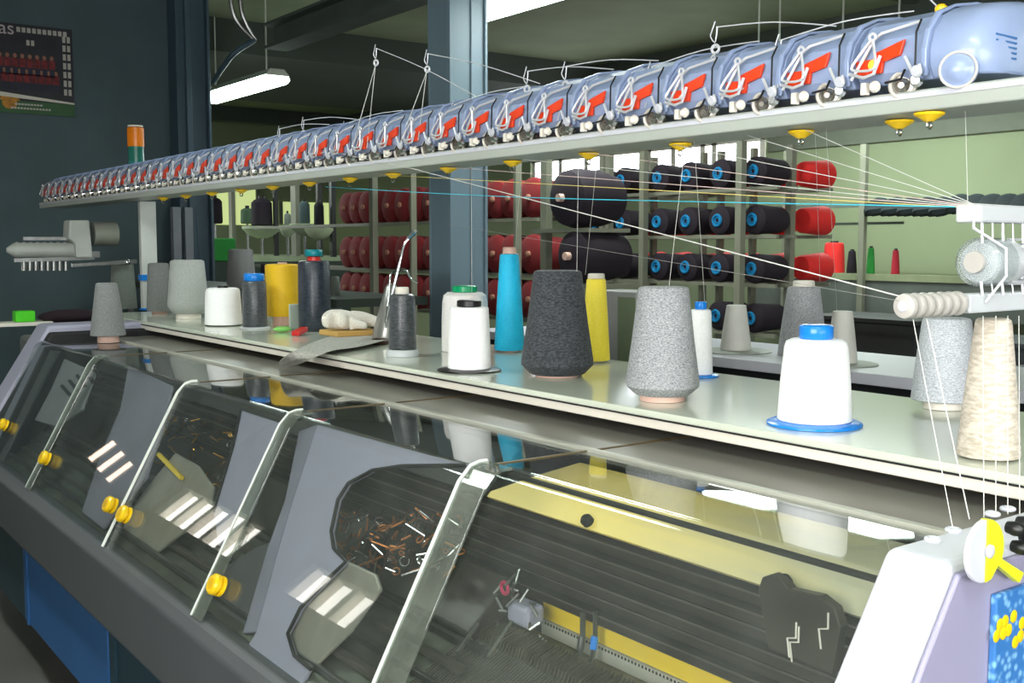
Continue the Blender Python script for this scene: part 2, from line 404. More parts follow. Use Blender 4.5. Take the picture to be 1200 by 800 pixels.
# ------------------------------------------------------------------ the knitting machine
YR, YL = 0.879, 5.47
CX1, CZ1 = 1.22, 1.13       # bend of the covers
BX, BZ = 0.955, 0.62        # foot of the covers
km = thing('knitting_machine', (1.4,3.2,0), 'long grey flat knitting machine with clear sliding covers in the foreground', 'machine')
# right end housing (the body is scaled down about the camera eye, raising its lid towards the shelf)
EYE_SCALE = (.867, .2101)
def prof_cap(x1, z1, xb, zb, y0, y1, back=2.25):
    return MB().prism([(x1,y0,z1),(xb,y0,zb),(xb,y0,.33),(xb+.1,y0,.1),(back,y0,.1),(back,y0,z1)], (0,y1-y0,0))
prof_cap(1.274,1.17,.90,.62,.783,.879).build('right_end_cover', M_white, km, bevel=.012, seg=3)
prof_cap(1.29,1.195,.93,.62,5.52,5.74).build('left_end_cover', M_lilac, km, bevel=.012, seg=3)
o = prof_cap(1.285,1.165,.945,.62,5.46,5.52).build('left_end_gasket', M_rubber, km, bevel=.01)
def arch(y0, y1, off, th, mat, name, x1=CX1, z1=CZ1, xend=1.56):
    """strip that follows the cover profile"""
    L = math.hypot(x1-BX, z1-BZ); ux, uz = (x1-BX)/L, (z1-BZ)/L; nx, nz = -uz, ux
    def P2(o_): return [(xend, z1+o_), (x1+ux*0-.0+.03, z1+o_), (x1+nx*o_*.8-.008, z1+nz*o_-.012), (BX+nx*o_, BZ+nz*o_)]
    a = P2(off); c_ = P2(off+th)
    pts = [(x,y0,z) for x,z in a]+[(x,y0,z) for x,z in reversed(c_)]
    return MB().prism(pts, (0,y1-y0,0)).build(name, mat, km, bevel=.002)
arch(5.33,5.45,-.05,.03,M_lilac,'inner_arch')
arch(5.30,5.33,-.05,.035,M_rubber,'arch_seal'); arch(5.18,5.28,-.06,.025,M_dgrey,'inner_arch')
# body, fascia, doors
MB().box((1.02,.9,.1),(1.95,5.5,.56)).build('base_body', pbr('teal_body_paint',(44,66,74),.5), km)
b = MB().prism([(.945,.88,.625),(.925,.88,.60),(.925,.88,.40),(.95,.88,.37),(1.04,.88,.37),(1.04,.88,.61),(.97,.88,.635)], (0,4.85,0))
b.build('front_fascia', M_dgrey, km, bevel=.006, seg=2)
m_door = pbr('blue_door_paint',(40,94,150),.5,var=.08,scale=5)
m_door2 = pbr('dark_teal_door_paint',(30,62,76),.5,var=.08,scale=5)
for k_, (a, c_) in enumerate(((3.60,4.80),(2.42,3.58),(1.24,2.40))):
    d = MB().box((.985,a,.02),(1.0,c_,.362)).build('front_door', m_door2 if k_ else m_door, km, bevel=.004)
    MB().box((.978,c_-.09,.02),(.985,c_-.06,.36)).build('door_ridge', m_door2 if k_ else m_door, d)
MB().box((1.0,.9,.0),(1.3,5.6,.36)).build('plinth', pbr('teal_body_paint',(44,66,74),.5), km)
# dull rear panel behind the lids, in bays
edges = [.88,1.81,2.70,3.49,4.54,5.46]
for a, c_ in zip(edges[:-1], edges[1:]):
    MB().box((1.545,a+.004,1.115),(2.25,c_-.004,1.13)).build('rear_panel', M_panel, km, bevel=.002)
MB().box((1.525,.88,1.12),(1.543,5.46,1.137)).build('lid_reflection_strip', pbr('pale_reflection',(176,176,164),.35,.3), km, bevel=.002)  # pale strip at the lid's rear edge paints in the shelf lip's reflection
MB().box((2.2,.8,.1),(2.25,5.6,1.115)).build('rear_body', M_dgrey, km)
# clear sliding covers
def cover(y0, y1, dx, name='sliding_cover'):
    th = .004; pts = [(1.53, CZ1+.0)]
    x1 = CX1+dx; L = math.hypot(x1-BX-dx, CZ1-BZ); 
    # rounded bend
    R = .045; a0 = PI/2; ang = math.atan2(CZ1-BZ, CX1-BX)   # slope angle
    sx, sz = (CX1-BX)/math.hypot(CX1-BX,CZ1-BZ), (CZ1-BZ)/math.hypot(CX1-BX,CZ1-BZ)
    a1 = math.atan2(sx, -sz)    # outward normal of slanted face (-sz, sx)
    t = R*math.tan((a1-a0)/2)
    cx_, cz_ = x1+t, CZ1-R
    for k in range(9):
        an = a0+(a1-a0)*k/8; pts.append((cx_+R*math.cos(an), cz_+R*math.sin(an)))
    pts.append((BX+dx*.35, BZ+.003))
    outer = pts; inner = []
    for i, (x, z) in enumerate(outer):
        if i == 0: nx, nz = 0, 1
        elif i == len(outer)-1: nx, nz = math.cos(a1), math.sin(a1)
        else: an = a0+(a1-a0)*(i-1)/8; nx, nz = math.cos(an), math.sin(an)
        inner.append((x-nx*th, z-nz*th))
    n = len(outer); vs = []; fs = []
    for y in (y0, y1):
        vs += [(x,y,z) for x,z in outer]+[(x,y,z) for x,z in inner]
    m = 2*n
    for i in range(n-1):
        fs.append((i,i+1,m+i+1,m+i)); fs.append((n+i,m+n+i,m+n+i+1,n+i+1))
        fs.append((i,n+i,n+i+1,i+1)); fs.append((m+i,m+i+1,m+n+i+1,m+n+i))
    fs.append((0,m,m+n,n)); fs.append((n-1,2*n-1,m+2*n-1,m+n-1))
    return MB().add(vs, fs).build(name, M_clear, km, smooth=True), outer
cov = []
for i, (a, c_) in enumerate(zip(edges[:-1], edges[1:])):
    dx = (.05, 0, .0, 0, 0)[i]
    o, outer = cover(a+(.0 if i else .004), c_-.002, dx); cov.append(o)
# rims at the joints
def rim(y, w, parent, dx=0, th=.006, mat=None):
    L = math.hypot(CX1-BX, CZ1-BZ); ux, uz = (CX1-BX)/L, (CZ1-BZ)/L; nx, nz = -uz, ux
    o0, o1 = .002, .002+th
    def pr(o_): return [(CX1+dx+.05,CZ1+o_),(CX1+dx+.03,CZ1+o_),(CX1+dx+.008,CZ1-.006+o_),(CX1+dx-.012+nx*o_,CZ1-.03+nz*o_),(BX+dx*.3+nx*o_,BZ+.01+nz*o_)]
    a = pr(o0); c_ = pr(o1)
    return MB().prism([(x,y,z) for x,z in a]+[(x,y,z) for x,z in reversed(c_)], (0,w,0)).build('acrylic_rim', mat or M_clearrim, parent, bevel=.001)
m_edge = pbr('bright_cut_edge',(226,232,224),.25,var=.05)
rim(1.735,.085,cov[0]); rim(1.82,.006,cov[1],mat=m_edge,th=.010)
rim(2.63,.06,cov[1]); rim(2.69,.005,cov[2],mat=m_edge,th=.009)
rim(3.485,.006,cov[2],mat=m_edge,th=.008)
rim(4.46,.07,cov[3]); rim(4.535,.004,cov[4],mat=m_edge,th=.005)
m_seam = pbr('brown_seam', (86,72,44), .5)
for i, y in enumerate(edges[1:-1]): MB().box((CX1+.06,y-.004,1.1301),(2.2,y+.003,1.1325)).build('lid_seam', m_seam, km)
# yellow knobs
def onplane(px, py, off=0.0):
    n = Vector((-(CZ1-BZ),0,CX1-BX)).normalized(); r = ray(px, py); p0 = Vector((CX1,0,CZ1))+n*off
    return EYE+r*((p0-EYE).dot(n)/r.dot(n))
nrm = Vector((-(CZ1-BZ),0,CX1-BX)).normalized()
for px, py, c_ in ((256,686,cov[1]),(131,592,cov[2]),(147,603,cov[2]),(54,537,cov[3]),(5,498,cov[4])):
    p = onplane(px, py, .015)
    k = MB().lathe(p-nrm*.013, p+nrm*.022, [(0,.017),(.1,.026),(.3,.026),(.36,.018),(.48,.018),(.56,.027),(.85,.027),(1,.022)], 24).build('knob', M_yellowp, c_, smooth=True)
    MB().cyl(p+nrm*.0221, p+nrm*.0235, .014).build('knob_cap', pbr('yellow_cap',(214,170,16),.4), k)
# interior -------------------------------------------------
ya, yb = .92, 5.3
def cream():  # cream turns grey-beige towards the near end, broken up by noise
    m, nt, b_ = _mat('cream_to_grey'); tc = nt.nodes.new('ShaderNodeTexCoord'); sp_ = nt.nodes.new('ShaderNodeSeparateXYZ')
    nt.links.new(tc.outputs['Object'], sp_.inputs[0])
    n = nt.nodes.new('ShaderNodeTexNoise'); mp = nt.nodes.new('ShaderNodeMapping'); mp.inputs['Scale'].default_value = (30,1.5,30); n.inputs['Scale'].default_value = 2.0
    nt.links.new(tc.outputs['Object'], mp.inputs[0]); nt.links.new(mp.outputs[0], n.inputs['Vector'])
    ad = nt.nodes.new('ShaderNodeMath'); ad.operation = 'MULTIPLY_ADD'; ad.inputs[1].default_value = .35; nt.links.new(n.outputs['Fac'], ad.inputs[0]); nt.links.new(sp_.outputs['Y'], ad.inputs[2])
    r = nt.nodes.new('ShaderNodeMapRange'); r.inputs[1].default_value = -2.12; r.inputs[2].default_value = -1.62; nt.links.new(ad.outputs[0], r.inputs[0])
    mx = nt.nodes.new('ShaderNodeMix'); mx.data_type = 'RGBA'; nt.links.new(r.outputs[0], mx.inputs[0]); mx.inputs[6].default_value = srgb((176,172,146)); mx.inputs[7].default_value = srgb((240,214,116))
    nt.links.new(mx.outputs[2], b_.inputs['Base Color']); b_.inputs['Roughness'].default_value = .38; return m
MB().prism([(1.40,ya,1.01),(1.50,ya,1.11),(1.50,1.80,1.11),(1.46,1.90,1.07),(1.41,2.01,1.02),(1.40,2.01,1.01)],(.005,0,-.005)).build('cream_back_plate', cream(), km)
MB().prism([(1.40,2.02,1.01),(1.50,2.02,1.11),(1.505,2.02,1.105),(1.405,2.02,1.005)], (0,yb-2.02,0)).build('dark_back_plate', pbr('dark_inner_paint',(40,42,40),.6,var=.3), km)
for px, py in ((563,578),(690,612),(921,684)):
    p = at(px,py,x=1.41); MB().lathe(p,p+Vector((-.012,0,.012)),[(0,.013),(.7,.013),(1,.009)],18).build('plate_screw', M_rubber, km, smooth=True)
for i in range(6):
    z = .995-i*.029; x = 1.395-(i%2)*.012
    r_ = MB().box((x,ya,z-.022),(x+.03,yb,z)).build('feeder_rail', M_rail, km, bevel=.002)
    MB().box((x-.0015,ya,z-.004),(x,yb,z)).build('rail_edge', M_raile, r_)
MB().box((1.43,ya,.6),(1.46,yb,1.0)).build('inner_wall', pbr('dark_inner_paint',(40,42,40),.6,var=.3), km)
MB().box((1.40,ya,.785),(1.415,1.80,.822)).build('yellow_strip', M_ystrip, km)
MB().box((1.395,ya,.752),(1.42,1.80,.782)).build('white_scale_strip', pbr('scale_white',(176,174,162),.5,var=.1), km)
pf = MB()
for i in range(90): pf.box((1.3935,ya+.0+i*.0097,.776),(1.395,ya+.004+i*.0097,.781))
pf.build('scale_marks', M_rubber, km)
MB().prism([(1.40,ya,.75),(1.30,ya,.735),(1.30,ya,.70),(1.42,ya,.70)], (0,1.85-ya,0)).build('olive_ledge', pbr('olive_oily',(92,82,44),.5,var=.4,scale=20), km)
# needle bed sloping to the front
bed = MB().prism([(1.31,ya,.775),(1.0,ya,.63),(1.0,ya,.60),(1.31,ya,.70)], (0,yb-ya,0)).build('needle_bed', M_bed, km)
teeth = MB()
for i in range(420):
    y = ya+.01+i*.0105; hgt = .006+random.random()*.005
    teeth.prism([(1.31,y,.776),(1.318,y,.78+hgt),(1.27,y,.764+hgt),(1.262,y,.752)], (0,.004,0))
teeth.build('needle_comb', pbr('oily_comb',(84,80,66),.5,.5,var=.4,scale=30), bed)
nd = MB()
for i in range(110):
    y = .95+i*.0085
    nd.prism([(1.26,y,.7515+.001),(1.02,y,.640),(1.02,y,.642),(1.26,y,.7545)], (0,.003,0))
nd.build('needle_ridges', M_raile, bed)
for k_, (u, wd, mt) in enumerate(((.25,.014,M_steel),(.42,.02,M_raile),(.58,.012,M_steel),(.74,.02,M_raile),(.9,.012,M_steel))):
    x = 1.31-.31*u; z = .775-.145*u
    MB().bar((x,1.78,z+.012),(x,yb,z+.012),wd,.014).build('bed_bar', mt, bed, bevel=.001)
# small mechanism seen through the opening
random.seed(11)
mech = MB(); mech2 = MB(); mech3 = MB()
for i in range(260):
    if i % 4: q = at(random.uniform(398,545), random.uniform(600,672)+0, x=1.27)
    else: q = at(random.uniform(185,270), random.uniform(490,575), x=1.27)
    x, y, z = q; x += random.uniform(-.02,.02)
    m_ = (mech, mech2, mech3, mech2)[i % 4 if i % 7 else 2]; s_ = random.uniform(.006,.017)
    t_ = random.random()
    if t_ < .45: m_.prism([(x-s_,y-s_,z),(x,y-s_*.3,z+s_*.8),(x+s_,y+s_,z+s_*.3),(x,y+s_*.5,z-s_*.7)],(.006,.004,.004))
    elif t_ < .8: m_.cyl((x,y,z),(x-random.uniform(.01,.03),y+random.uniform(-.04,.04),z+random.uniform(-.03,.03)),.0028,n=8)
    else: m_.ring((x,y,z),(random.random()-.5,random.random()-.5,.3),s_*.7,.0022,12,6)
mech.build('brass_sinkers', M_brass, km); mech2.build('bronze_cams', M_copper, km); mech3.build('steel_hooks', M_chrome, km)
MB().prism([(1.35,1.85,.87),(1.24,1.85,.77),(1.26,1.85,.74),(1.38,1.85,.80)], (0,3.4,0)).build('cam_carrier', M_rail, km, bevel=.004)
# yarn carriers over the yellow strip
for i, (px, py, mt) in enumerate(((683,745,M_steel),(698,745,M_bluecap))):
    p = at(px,py,x=1.375); MB().tube([p+Vector((0,0,.05)),p,p+Vector((-.01,0,-.05))],.006).build('yarn_carrier', M_steel if i==0 else M_chrome, km, smooth=True)
    MB().cyl(p+Vector((-.002,0,.0)),p+Vector((-.006,0,-.025)),.0075).build('carrier_sleeve', mt, km, smooth=True)
p = at(612,708,x=1.33)
cb = MB().box((p.x-.02,p.y-.04,p.z-.04),(p.x+.03,p.y+.03,p.z+.005)).build('carrier_block', M_lilac, km, bevel=.008)
MB().ring(p+Vector((-.02,.035,.03)),(1,0,0),.012,.004).build('red_ring', pbr('magenta_plastic',(196,40,90),.4), km)
mm = MB(); random.seed(5)
for i in range(22):
    q = p+Vector((random.uniform(-.03,.02),random.uniform(-.07,.06),random.uniform(-.05,.06)))
    mm.cyl(q,q+Vector((random.uniform(-.02,.02),random.uniform(-.02,.02),random.uniform(-.03,.03))),.003,n=8)
mm.build('carrier_linkage', M_steel, km)
for a_, b_ in (((560,730),(536,765)),((600,728),(572,770))):
    MB().tube([at(*a_,x=1.24),at(*b_,x=1.17)],.004).build('feed_rod', M_steel, km)
# bracket at the right end of the rails
q0 = [at(x,y,x=1.36) for x,y in ((888,690),(893,676),(905,672),(916,680),(925,690),(960,698),(978,712),(985,735),(980,760),(975,790),(900,760))]
MB().prism(q0,(.02,0,0)).build('end_bracket', pbr('dark_bracket',(66,62,54),.4,.4,var=.3), km, bevel=.002)
for c0 in ((758+170,775),(925,770),(962,760)):
    q = at(c0[0],c0[1],x=1.34); MB().tube([q,q+Vector((0,.005,.03)),q+Vector((0,-.012,.035)),q+Vector((0,-.012,.06))],.0016).build('white_hook', M_corew, km, smooth=True)
# lilac carriage hood, under the second cover
def hood(pts, off, th, mat, name, bev=.006):
    q = [onplane(x,y,off) for x,y in pts]
    return MB().prism(q, -nrm*th).build(name, mat, km, bevel=bev)
hood([(372,497),(430,513),(500,532),(556,546),(540,545),(470,546),(436,551),(408,566),(396,585),(388,622),(391,642),(405,658),(382,680),(352,712),(336,742),(345,768),(362,782),(340,830),(270,790),(300,740),(330,630),(345,580)], -.03,.012,M_lilac,'carriage_hood')
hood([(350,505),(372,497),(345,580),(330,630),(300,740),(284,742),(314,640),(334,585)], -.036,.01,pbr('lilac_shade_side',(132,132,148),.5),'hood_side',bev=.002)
hood([(405,656),(440,672),(446,690),(410,740),(364,785),(336,752),(340,718),(360,700)], -.045,.01,pbr('worn_grey_plate',(150,148,136),.35,.3,var=.1,scale=6,stretch=(1,4,1)),'cam_plate')
hood([(281,480),(318,492),(330,496),(310,560),(292,602),(255,640),(250,600),(262,560),(274,520)], -.03,.012,M_lilac,'carriage_hood')
hood([(300,740),(330,630),(300,640),(262,665),(236,720),(262,770)], -.05,.01,M_dgrey,'hood_skirt')
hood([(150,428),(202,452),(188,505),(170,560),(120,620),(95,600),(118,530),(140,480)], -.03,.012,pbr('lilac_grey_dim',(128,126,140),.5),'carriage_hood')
hood([(205,530),(232,545),(250,570),(245,600),(180,650),(135,640),(150,600),(180,560)], -.06,.01,pbr('worn_grey_plate',(150,148,136),.35,.3),'cam_plate')
hood([(75,420),(112,436),(96,480),(66,500),(40,492),(60,455)], -.03,.01,pbr('pale_vent_plate',(140,142,146),.5),'vent_plate')
gk = [onplane(x,y,-.027) for x,y in ((545,545),(470,546),(436,551),(408,566),(396,585),(388,622),(391,642),(405,658),(382,680),(352,712),(337,742),(345,768),(364,784))]
MB().tube(gk,.0045,8).build('opening_gasket', M_rubber, km, smooth=True)
gk = [onplane(x,y,-.027) for x,y in ((282,481),(274,520),(262,560),(250,600))]
MB().tube(gk,.004,8).build('opening_gasket', M_rubber, km, smooth=True)
MB().bar(onplane(186,532,-.05),onplane(213,560,-.05),.012,.012,up=nrm).build('yellow_bar', M_ystrip, km)
for (y0_, y1_, xx) in ((.885,1.80,1.305),(1.83,2.69,1.262),(2.71,3.48,1.262),(3.5,4.53,1.262)):
    MB().box((xx-.002,y0_,1.104),(xx+.013,y1_,1.112)).build('lid_corner_seal', M_rubber if xx > 1.3 else M_dgrey, km, bevel=.002)
for k in range(5):
    hood([(70+9*k,452-6*k),(73+9*k,450-6*k),(84+9*k,462-5*k),(80+9*k,464-5*k)], -.027,.004,M_rubber,'vent_slot',bev=0)
for k in range(4):
    p0 = onplane(142+3*k,652+11*k,-.05); p1 = onplane(200+5*k,690+13*k,-.05)
    MB().bar(p0,p1,.012,.03,up=nrm).build('frame_bar', (M_steel,M_dgrey,M_raile,M_dgrey)[k], km)
EYE_SCALE = None
# cone shelf carried by the machine
MB().box((1.5,.60,1.236),(2.09,5.45,1.25)).build('cone_shelf', M_shelf, km, bevel=.003)
MB().box((1.5,.60,1.215),(2.07,5.45,1.2335)).build('shelf_edge_strip', M_shelfedge, km, bevel=.002)
MB().box((1.498,.6,1.2338),(1.6,5.45,1.2358)).build('shelf_black_seam', M_rubber, km)  # black strip in the joint between shelf top and edging
for y in (1.1,3.2,4.4): MB().box((1.9,y,1.190),(1.94,y+.04,1.2149)).build('shelf_bracket', M_steel, km)
# the creel rail and its posts
MB().prism([(1.62,.45,1.80),(1.77,.45,1.80),(1.77,.45,1.815),(1.75,.45,1.835),(1.62,.45,1.835)], (0,6.6,0)).build('creel_rail', M_alu, km, bevel=.003)
MB().box((1.80,.45,1.87),(1.875,7.05,1.95)).build('creel_back_beam', M_alu, km, bevel=.004)
MB().box((1.618,.45,1.822),(1.6199,7.05,1.831)).build('rail_lip', M_white, km)
q = at(168,300,x=1.80)
MB().box((1.76,5.58,1.2505),(1.84,5.62,1.7995)).build('creel_post', pbr('pale_post',(196,200,196),.4), km, bevel=.004)
MB().box((1.755,5.575,1.40),(1.845,5.625,1.43)).build('blue_tape', M_bluecap, km)
MB().box((1.755,5.575,1.2503),(1.845,5.625,1.26)).build('post_foot', M_bluecap, km)
for y in (1.3,2.8,4.3,5.8): MB().box((1.80,y,1.8352),(1.83,y+.03,1.8698)).build('beam_bracket', M_steel, km)
MB().box((1.90,.47,1.2505),(1.94,.53,1.80)).build('creel_post', pbr('pale_post',(196,200,196),.4), km, bevel=.004)
MB().box((1.76,.47,1.815),(1.94,.53,1.8349)).build('post_arm', M_alu, km)
# side panel of the right end with lever and printed panel
EYE_SCALE = (.867, .2101)  # these parts are scaled about the camera eye like the body
m_side = pbr('lilac_side',(146,143,168),.45,var=.03)
sideprof = [(1.285,.782,1.155),(.93,.782,.64),(.93,.782,.2),(2.25,.782,.2),(2.25,.782,1.155)]
MB().prism(sideprof,(0,-.008,0)).build('side_panel', m_side, km, bevel=.003)
p = at(1166,640,y=.77)
def blueprint():
    m, nt, b_ = _mat('blue_drop_print'); tc = nt.nodes.new('ShaderNodeTexCoord'); v = nt.nodes.new('ShaderNodeTexVoronoi'); v.inputs['Scale'].default_value = 90
    nt.links.new(tc.outputs['Object'], v.inputs['Vector']); r = nt.nodes.new('ShaderNodeValToRGB')
    r.color_ramp.elements[0].color = srgb((120,172,214)); r.color_ramp.elements[0].position = .18; r.color_ramp.elements[1].color = srgb((52,112,176)); r.color_ramp.elements[1].position = .5
    nt.links.new(v.outputs['Distance'], r.inputs[0]); nt.links.new(r.outputs[0], b_.inputs['Base Color']); b_.inputs['Roughness'].default_value = .4; return m
pan = MB().box((p.x,.764,.70),(p.x+.45,.7738,1.115)).build('printed_panel', blueprint(), km, bevel=.002)
fl = MB(); random.seed(2)
for px, py in ((1168,745),(1172,732),(1178,728),(1182,738),(1188,722),(1196,745),(1190,752),(1198,730),(1176,742)):
    c0 = at(px,py,y=.7635); fl.ball(tuple(c0), .009, (1,.12,1), 10, 6)
fl.build('yellow_flowers', M_yellowp, pan, smooth=True)
MB().box((1.46,.764,1.118),(2.2,.7738,1.153)).build('switch_panel', pbr('switch_grey',(168,166,172),.5), km)
for px, py in ((1184,618),(1196,612),(1200,628),(1190,640),(1204,640)):
    c0 = at(px,py,y=.76); MB().lathe(c0+Vector((0,.004,0)), c0-Vector((0,.02,0)), [(0,.008),(.4,.010),(.8,.009),(1,.005)], 14).build('terminal_knob', M_black, km, smooth=True)
c0 = at(1156,646,y=.755)
half = [c0+Vector((.042*math.cos(a),0,.042*math.sin(a))) for a in [PI/2+PI*i/16 for i in range(17)]]
MB().prism(half,(0,.008,0)).build('dial_plate', M_white, km, bevel=.002)
arc = [c0+Vector((.042*math.cos(a),-.001,.042*math.sin(a))) for a in [PI/2-PI*i/16 for i in range(12)]]
lev = arc[:11]+[c0+Vector((.095,-.001,-.045)), c0+Vector((.085,-.001,-.058)), c0+Vector((.03,-.001,-.024)), c0+Vector((.014,-.001,-.040)), c0+Vector((0,-.001,-.042))]
lv = MB().prism(lev,(0,.012,0)).build('yellow_lever', M_lime, km, bevel=.002)
MB().lathe(c0+Vector((.004,-.0012,0)),c0+Vector((.004,-.006,0)),[(0,.009),(.6,.009),(1,.006)],18).build('lever_screw', M_white, lv, smooth=True)
for px, py in ((1093,633),(1117,622),(1163,603),(1181,597)):
    c1 = at(px,py,z=1.1705); MB().ring((c1.x,c1.y if c1.y>.79 else .80,1.172),(0,0,1),.0085,.0035).build('thread_eyelet', M_white, km, smooth=True)
EYE_SCALE = None
# far end odds: body behind
MB().box((1.15,5.10,.3),(1.75,5.5,1.16)).build('drive_cabinet', pbr('cabinet_grey',(96,100,98),.5), km, bevel=.02)

# ------------------------------------------------------------------ yarn tensioners along the rail
M_shell = pbr('tensioner_shell', (140,156,190), .35, var=.03, coat=.2)
M_flag = pbr('orange_lens', (226,62,20), .3, var=.1)
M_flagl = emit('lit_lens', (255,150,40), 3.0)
M_wire = pbr('white_metal_wire', (216,218,222), .3, .4, var=.03)
M_bwire = pbr('black_wire', (22,24,28), .4)
M_pdisc1 = pbr('pale_disc_rim',(206,200,190),.35,.2)
M_pdisc0 = pbr('brake_disc_steel',(150,146,138),.25,.8)
ORD = ['nearest','second','third','fourth','fifth','sixth','seventh','eighth','ninth','tenth','eleventh','twelfth','thirteenth','fourteenth','fifteenth','sixteenth','seventeenth','eighteenth','nineteenth','twentieth']
def make_tensioner(y):
    t = thing('yarn_tensioner', (1.68,y,1.836), 'x', 'yarn tensioner', 'yarn tensioners along the overhead rail')
    prof = [(1.628,1.850),(1.614,1.868),(1.612,1.895),(1.622,1.925),(1.648,1.955),(1.69,1.972),(1.75,1.982),(1.82,1.984),(1.875,1.97),(1.90,1.94),(1.895,1.89),(1.882,1.86),(1.8765,1.86),(1.8765,1.9515),(1.7985,1.9515),(1.7985,1.86),(1.72,1.850)]
    MB().prism([(x,y-.069,z) for x,z in prof],(0,.138,0)).build('shell', M_shell, t, bevel=.005, seg=2)
    # raised rib on the near side of the shell
    rp = [(1.612,1.854),(1.606,1.87),(1.605,1.897),(1.614,1.93),(1.642,1.962),(1.69,1.979),(1.75,1.989),(1.80,1.99),(1.80,1.986),(1.69,1.974),(1.648,1.957),(1.622,1.927),(1.612,1.896),(1.616,1.86)]
    MB().prism([(x,y-.069,z) for x,z in rp],(0,.010,0)).build('shell_rib', M_shell, t, bevel=.003)
    fp = [(.066,1.868),(.015,1.868),(.012,1.886),(-.02,1.893),(-.028,1.918),(.028,1.903),(.030,1.893),(.066,1.893)]
    MB().prism([(1.6115,y+a,z) for a,z in fp],(-.006,0,0)).build('orange_flag', M_flag, t, bevel=.001)
    w = curve = [(1.60,y+.070,1.862),(1.600,y+.050,1.89),(1.606,y+.032,1.925),(1.612,y+.02,1.935),(1.618,y-.05,1.945)]
    MB().tube(w,.0028).build('wire_guide', M_wire, t, smooth=True)
    MB().tube([(1.618,y-.05,1.9475),(1.602,y-.052,1.925),(1.60,y-.053,1.862),(1.602,y-.06,1.856)],.0018).build('black_stop', M_bwire, t, smooth=True)
    MB().tube(curve_pts([(1.598,y-.035,1.888),(1.597,y-.05,1.862),(1.597,y-.056,1.853),(1.597,y-.066,1.858),(1.598,y-.062,1.872)],3),.0028).build('thread_hook', M_wire, t, smooth=True)
    MB().tube([(1.597,y+.072,1.872),(1.592,y+.04,1.862),(1.592,y+.02,1.866),(1.595,y+.01,1.895)],.003).build('lower_wire', M_wire, t, smooth=True)
    MB().lathe((1.596,y-.06,1.862),(1.590,y-.06,1.860),[(0,.005),(.4,.0095),(1,.008)],16).build('ceramic_eye', M_white, t, smooth=True)
    d_ = Vector((-1,-.35,-.1)).normalized(); c0 = Vector((1.640,y-.010,1.8475))
    bd = MB().lathe(c0, c0+d_*.030, [(0,.017),(.15,.023),(.6,.023),(.65,.012),(.8,.011),(1,.005)], 22).build('brake_disc', M_pdisc0, t, smooth=True)
    MB().ring(c0+d_*.020, d_, .0205, .0036, 22, 8).build('disc_rim', M_pdisc1, bd, smooth=True)
    c1 = Vector((1.616,y-.048,1.850)); MB().lathe(c1, c1+d_*.016, [(0,.010),(.5,.012),(1,.007)], 16).build('small_wheel', M_chrome, t, smooth=True)
    c2 = Vector((1.616,y+.032,1.848)); MB().lathe(c2, c2+d_*.014, [(0,.008),(.5,.010),(1,.006)], 14).build('small_wheel', M_corew, t, smooth=True)
    tri = curve_pts([(1.596,y+.028,1.925),(1.588,y+.060,1.884),(1.586,y+.050,1.874),(1.586,y+.022,1.872),(1.588,y+.014,1.882),(1.596,y+.026,1.922)],3)
    MB().tube(tri,.0024).build('tension_lever', M_wire, t, smooth=True)
    MB().ring((1.596,y+.027,1.928),(1,.2,0),.0055,.0026,14,6).build('lever_eye', M_wire, t, smooth=True)
    MB().box((1.606,y+.045,1.8355),(1.618,y+.056,1.856)).build('sensor_block', M_corew, t, bevel=.001)
    MB().tube([(1.606,y-.03,1.868),(1.596,y-.03,1.852),(1.596,y+.0,1.849)],.0022).build('black_lever', M_bwire, t)
    return t
Y0T, PT, NT = 1.128, .150, 39
t0 = make_tensioner(Y0T); tens = [t0]
for k in range(1, NT):
    c_ = copy_tree(t0); c_.location = (1.68, Y0T+PT*k, 1.836); tens.append(c_); WORLD[c_.name] = Vector(c_.location)
for k, c_ in enumerate(tens):
    if k == 0: c_['label'] = 'blue-grey yarn tensioner with lit orange flag, nearest at the right end of the rail'
    elif k < 20: c_['label'] = 'blue-grey yarn tensioner with orange flag, %s from the near right end of the rail' % ORD[k]
    else: c_['label'] = 'small far yarn tensioner in the crowded left stretch of the rail'
WORLD.update({c_.name: Vector(c_.location) for c_ in tens})
# lit spot on the nearest flag, its end disc and vents
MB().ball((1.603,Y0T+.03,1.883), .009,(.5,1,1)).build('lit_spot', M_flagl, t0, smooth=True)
endp = [(1.628,1.850),(1.614,1.868),(1.612,1.895),(1.622,1.925),(1.648,1.955),(1.69,1.972),(1.75,1.982),(1.82,1.984),(1.875,1.97),(1.90,1.94),(1.895,1.86),(1.72,1.850)]
def loft(p0, y0, rings, name, mat, par):
    m_ = MB(); n_ = len(p0); vs_1 = []; fs_1 = []
    for (yy, k_, cx_, cz_) in rings:
        vs_1 += [(cx_+(x-cx_)*k_, yy, cz_+(z-cz_)*k_) for x, z in p0]
    for i in range(len(rings)-1):
        for j in range(n_): fs_1.append((i*n_+j, i*n_+(j+1)%n_, (i+1)*n_+(j+1)%n_, (i+1)*n_+j))
    fs_1 += [tuple(range(n_)), tuple(reversed(range((len(rings)-1)*n_, len(rings)*n_)))]
    return m_.add(vs_1, fs_1).build(name, mat, par, smooth=True, bevel=.003)
cc = (1.80,1.86)
loft(endp, 0, [(Y0T-.0695,1,*cc),(Y0T-.115,.995,*cc),(Y0T-.14,.96,*cc),(Y0T-.155,.88,*cc),(Y0T-.163,.74,*cc),(Y0T-.167,.6,*cc)], 'end_shell', M_shell, t0)
d_ = Vector((-1,-.45,-.1)).normalized(); c0 = Vector((1.622,Y0T-.118,1.858))
ew = MB().lathe(c0-d_*.01, c0+d_*.022, [(0,.022),(.3,.030),(.6,.030),(.7,.022),(.8,.018),(1,.010)], 26).build('end_wheel', M_shell, t0, smooth=True)
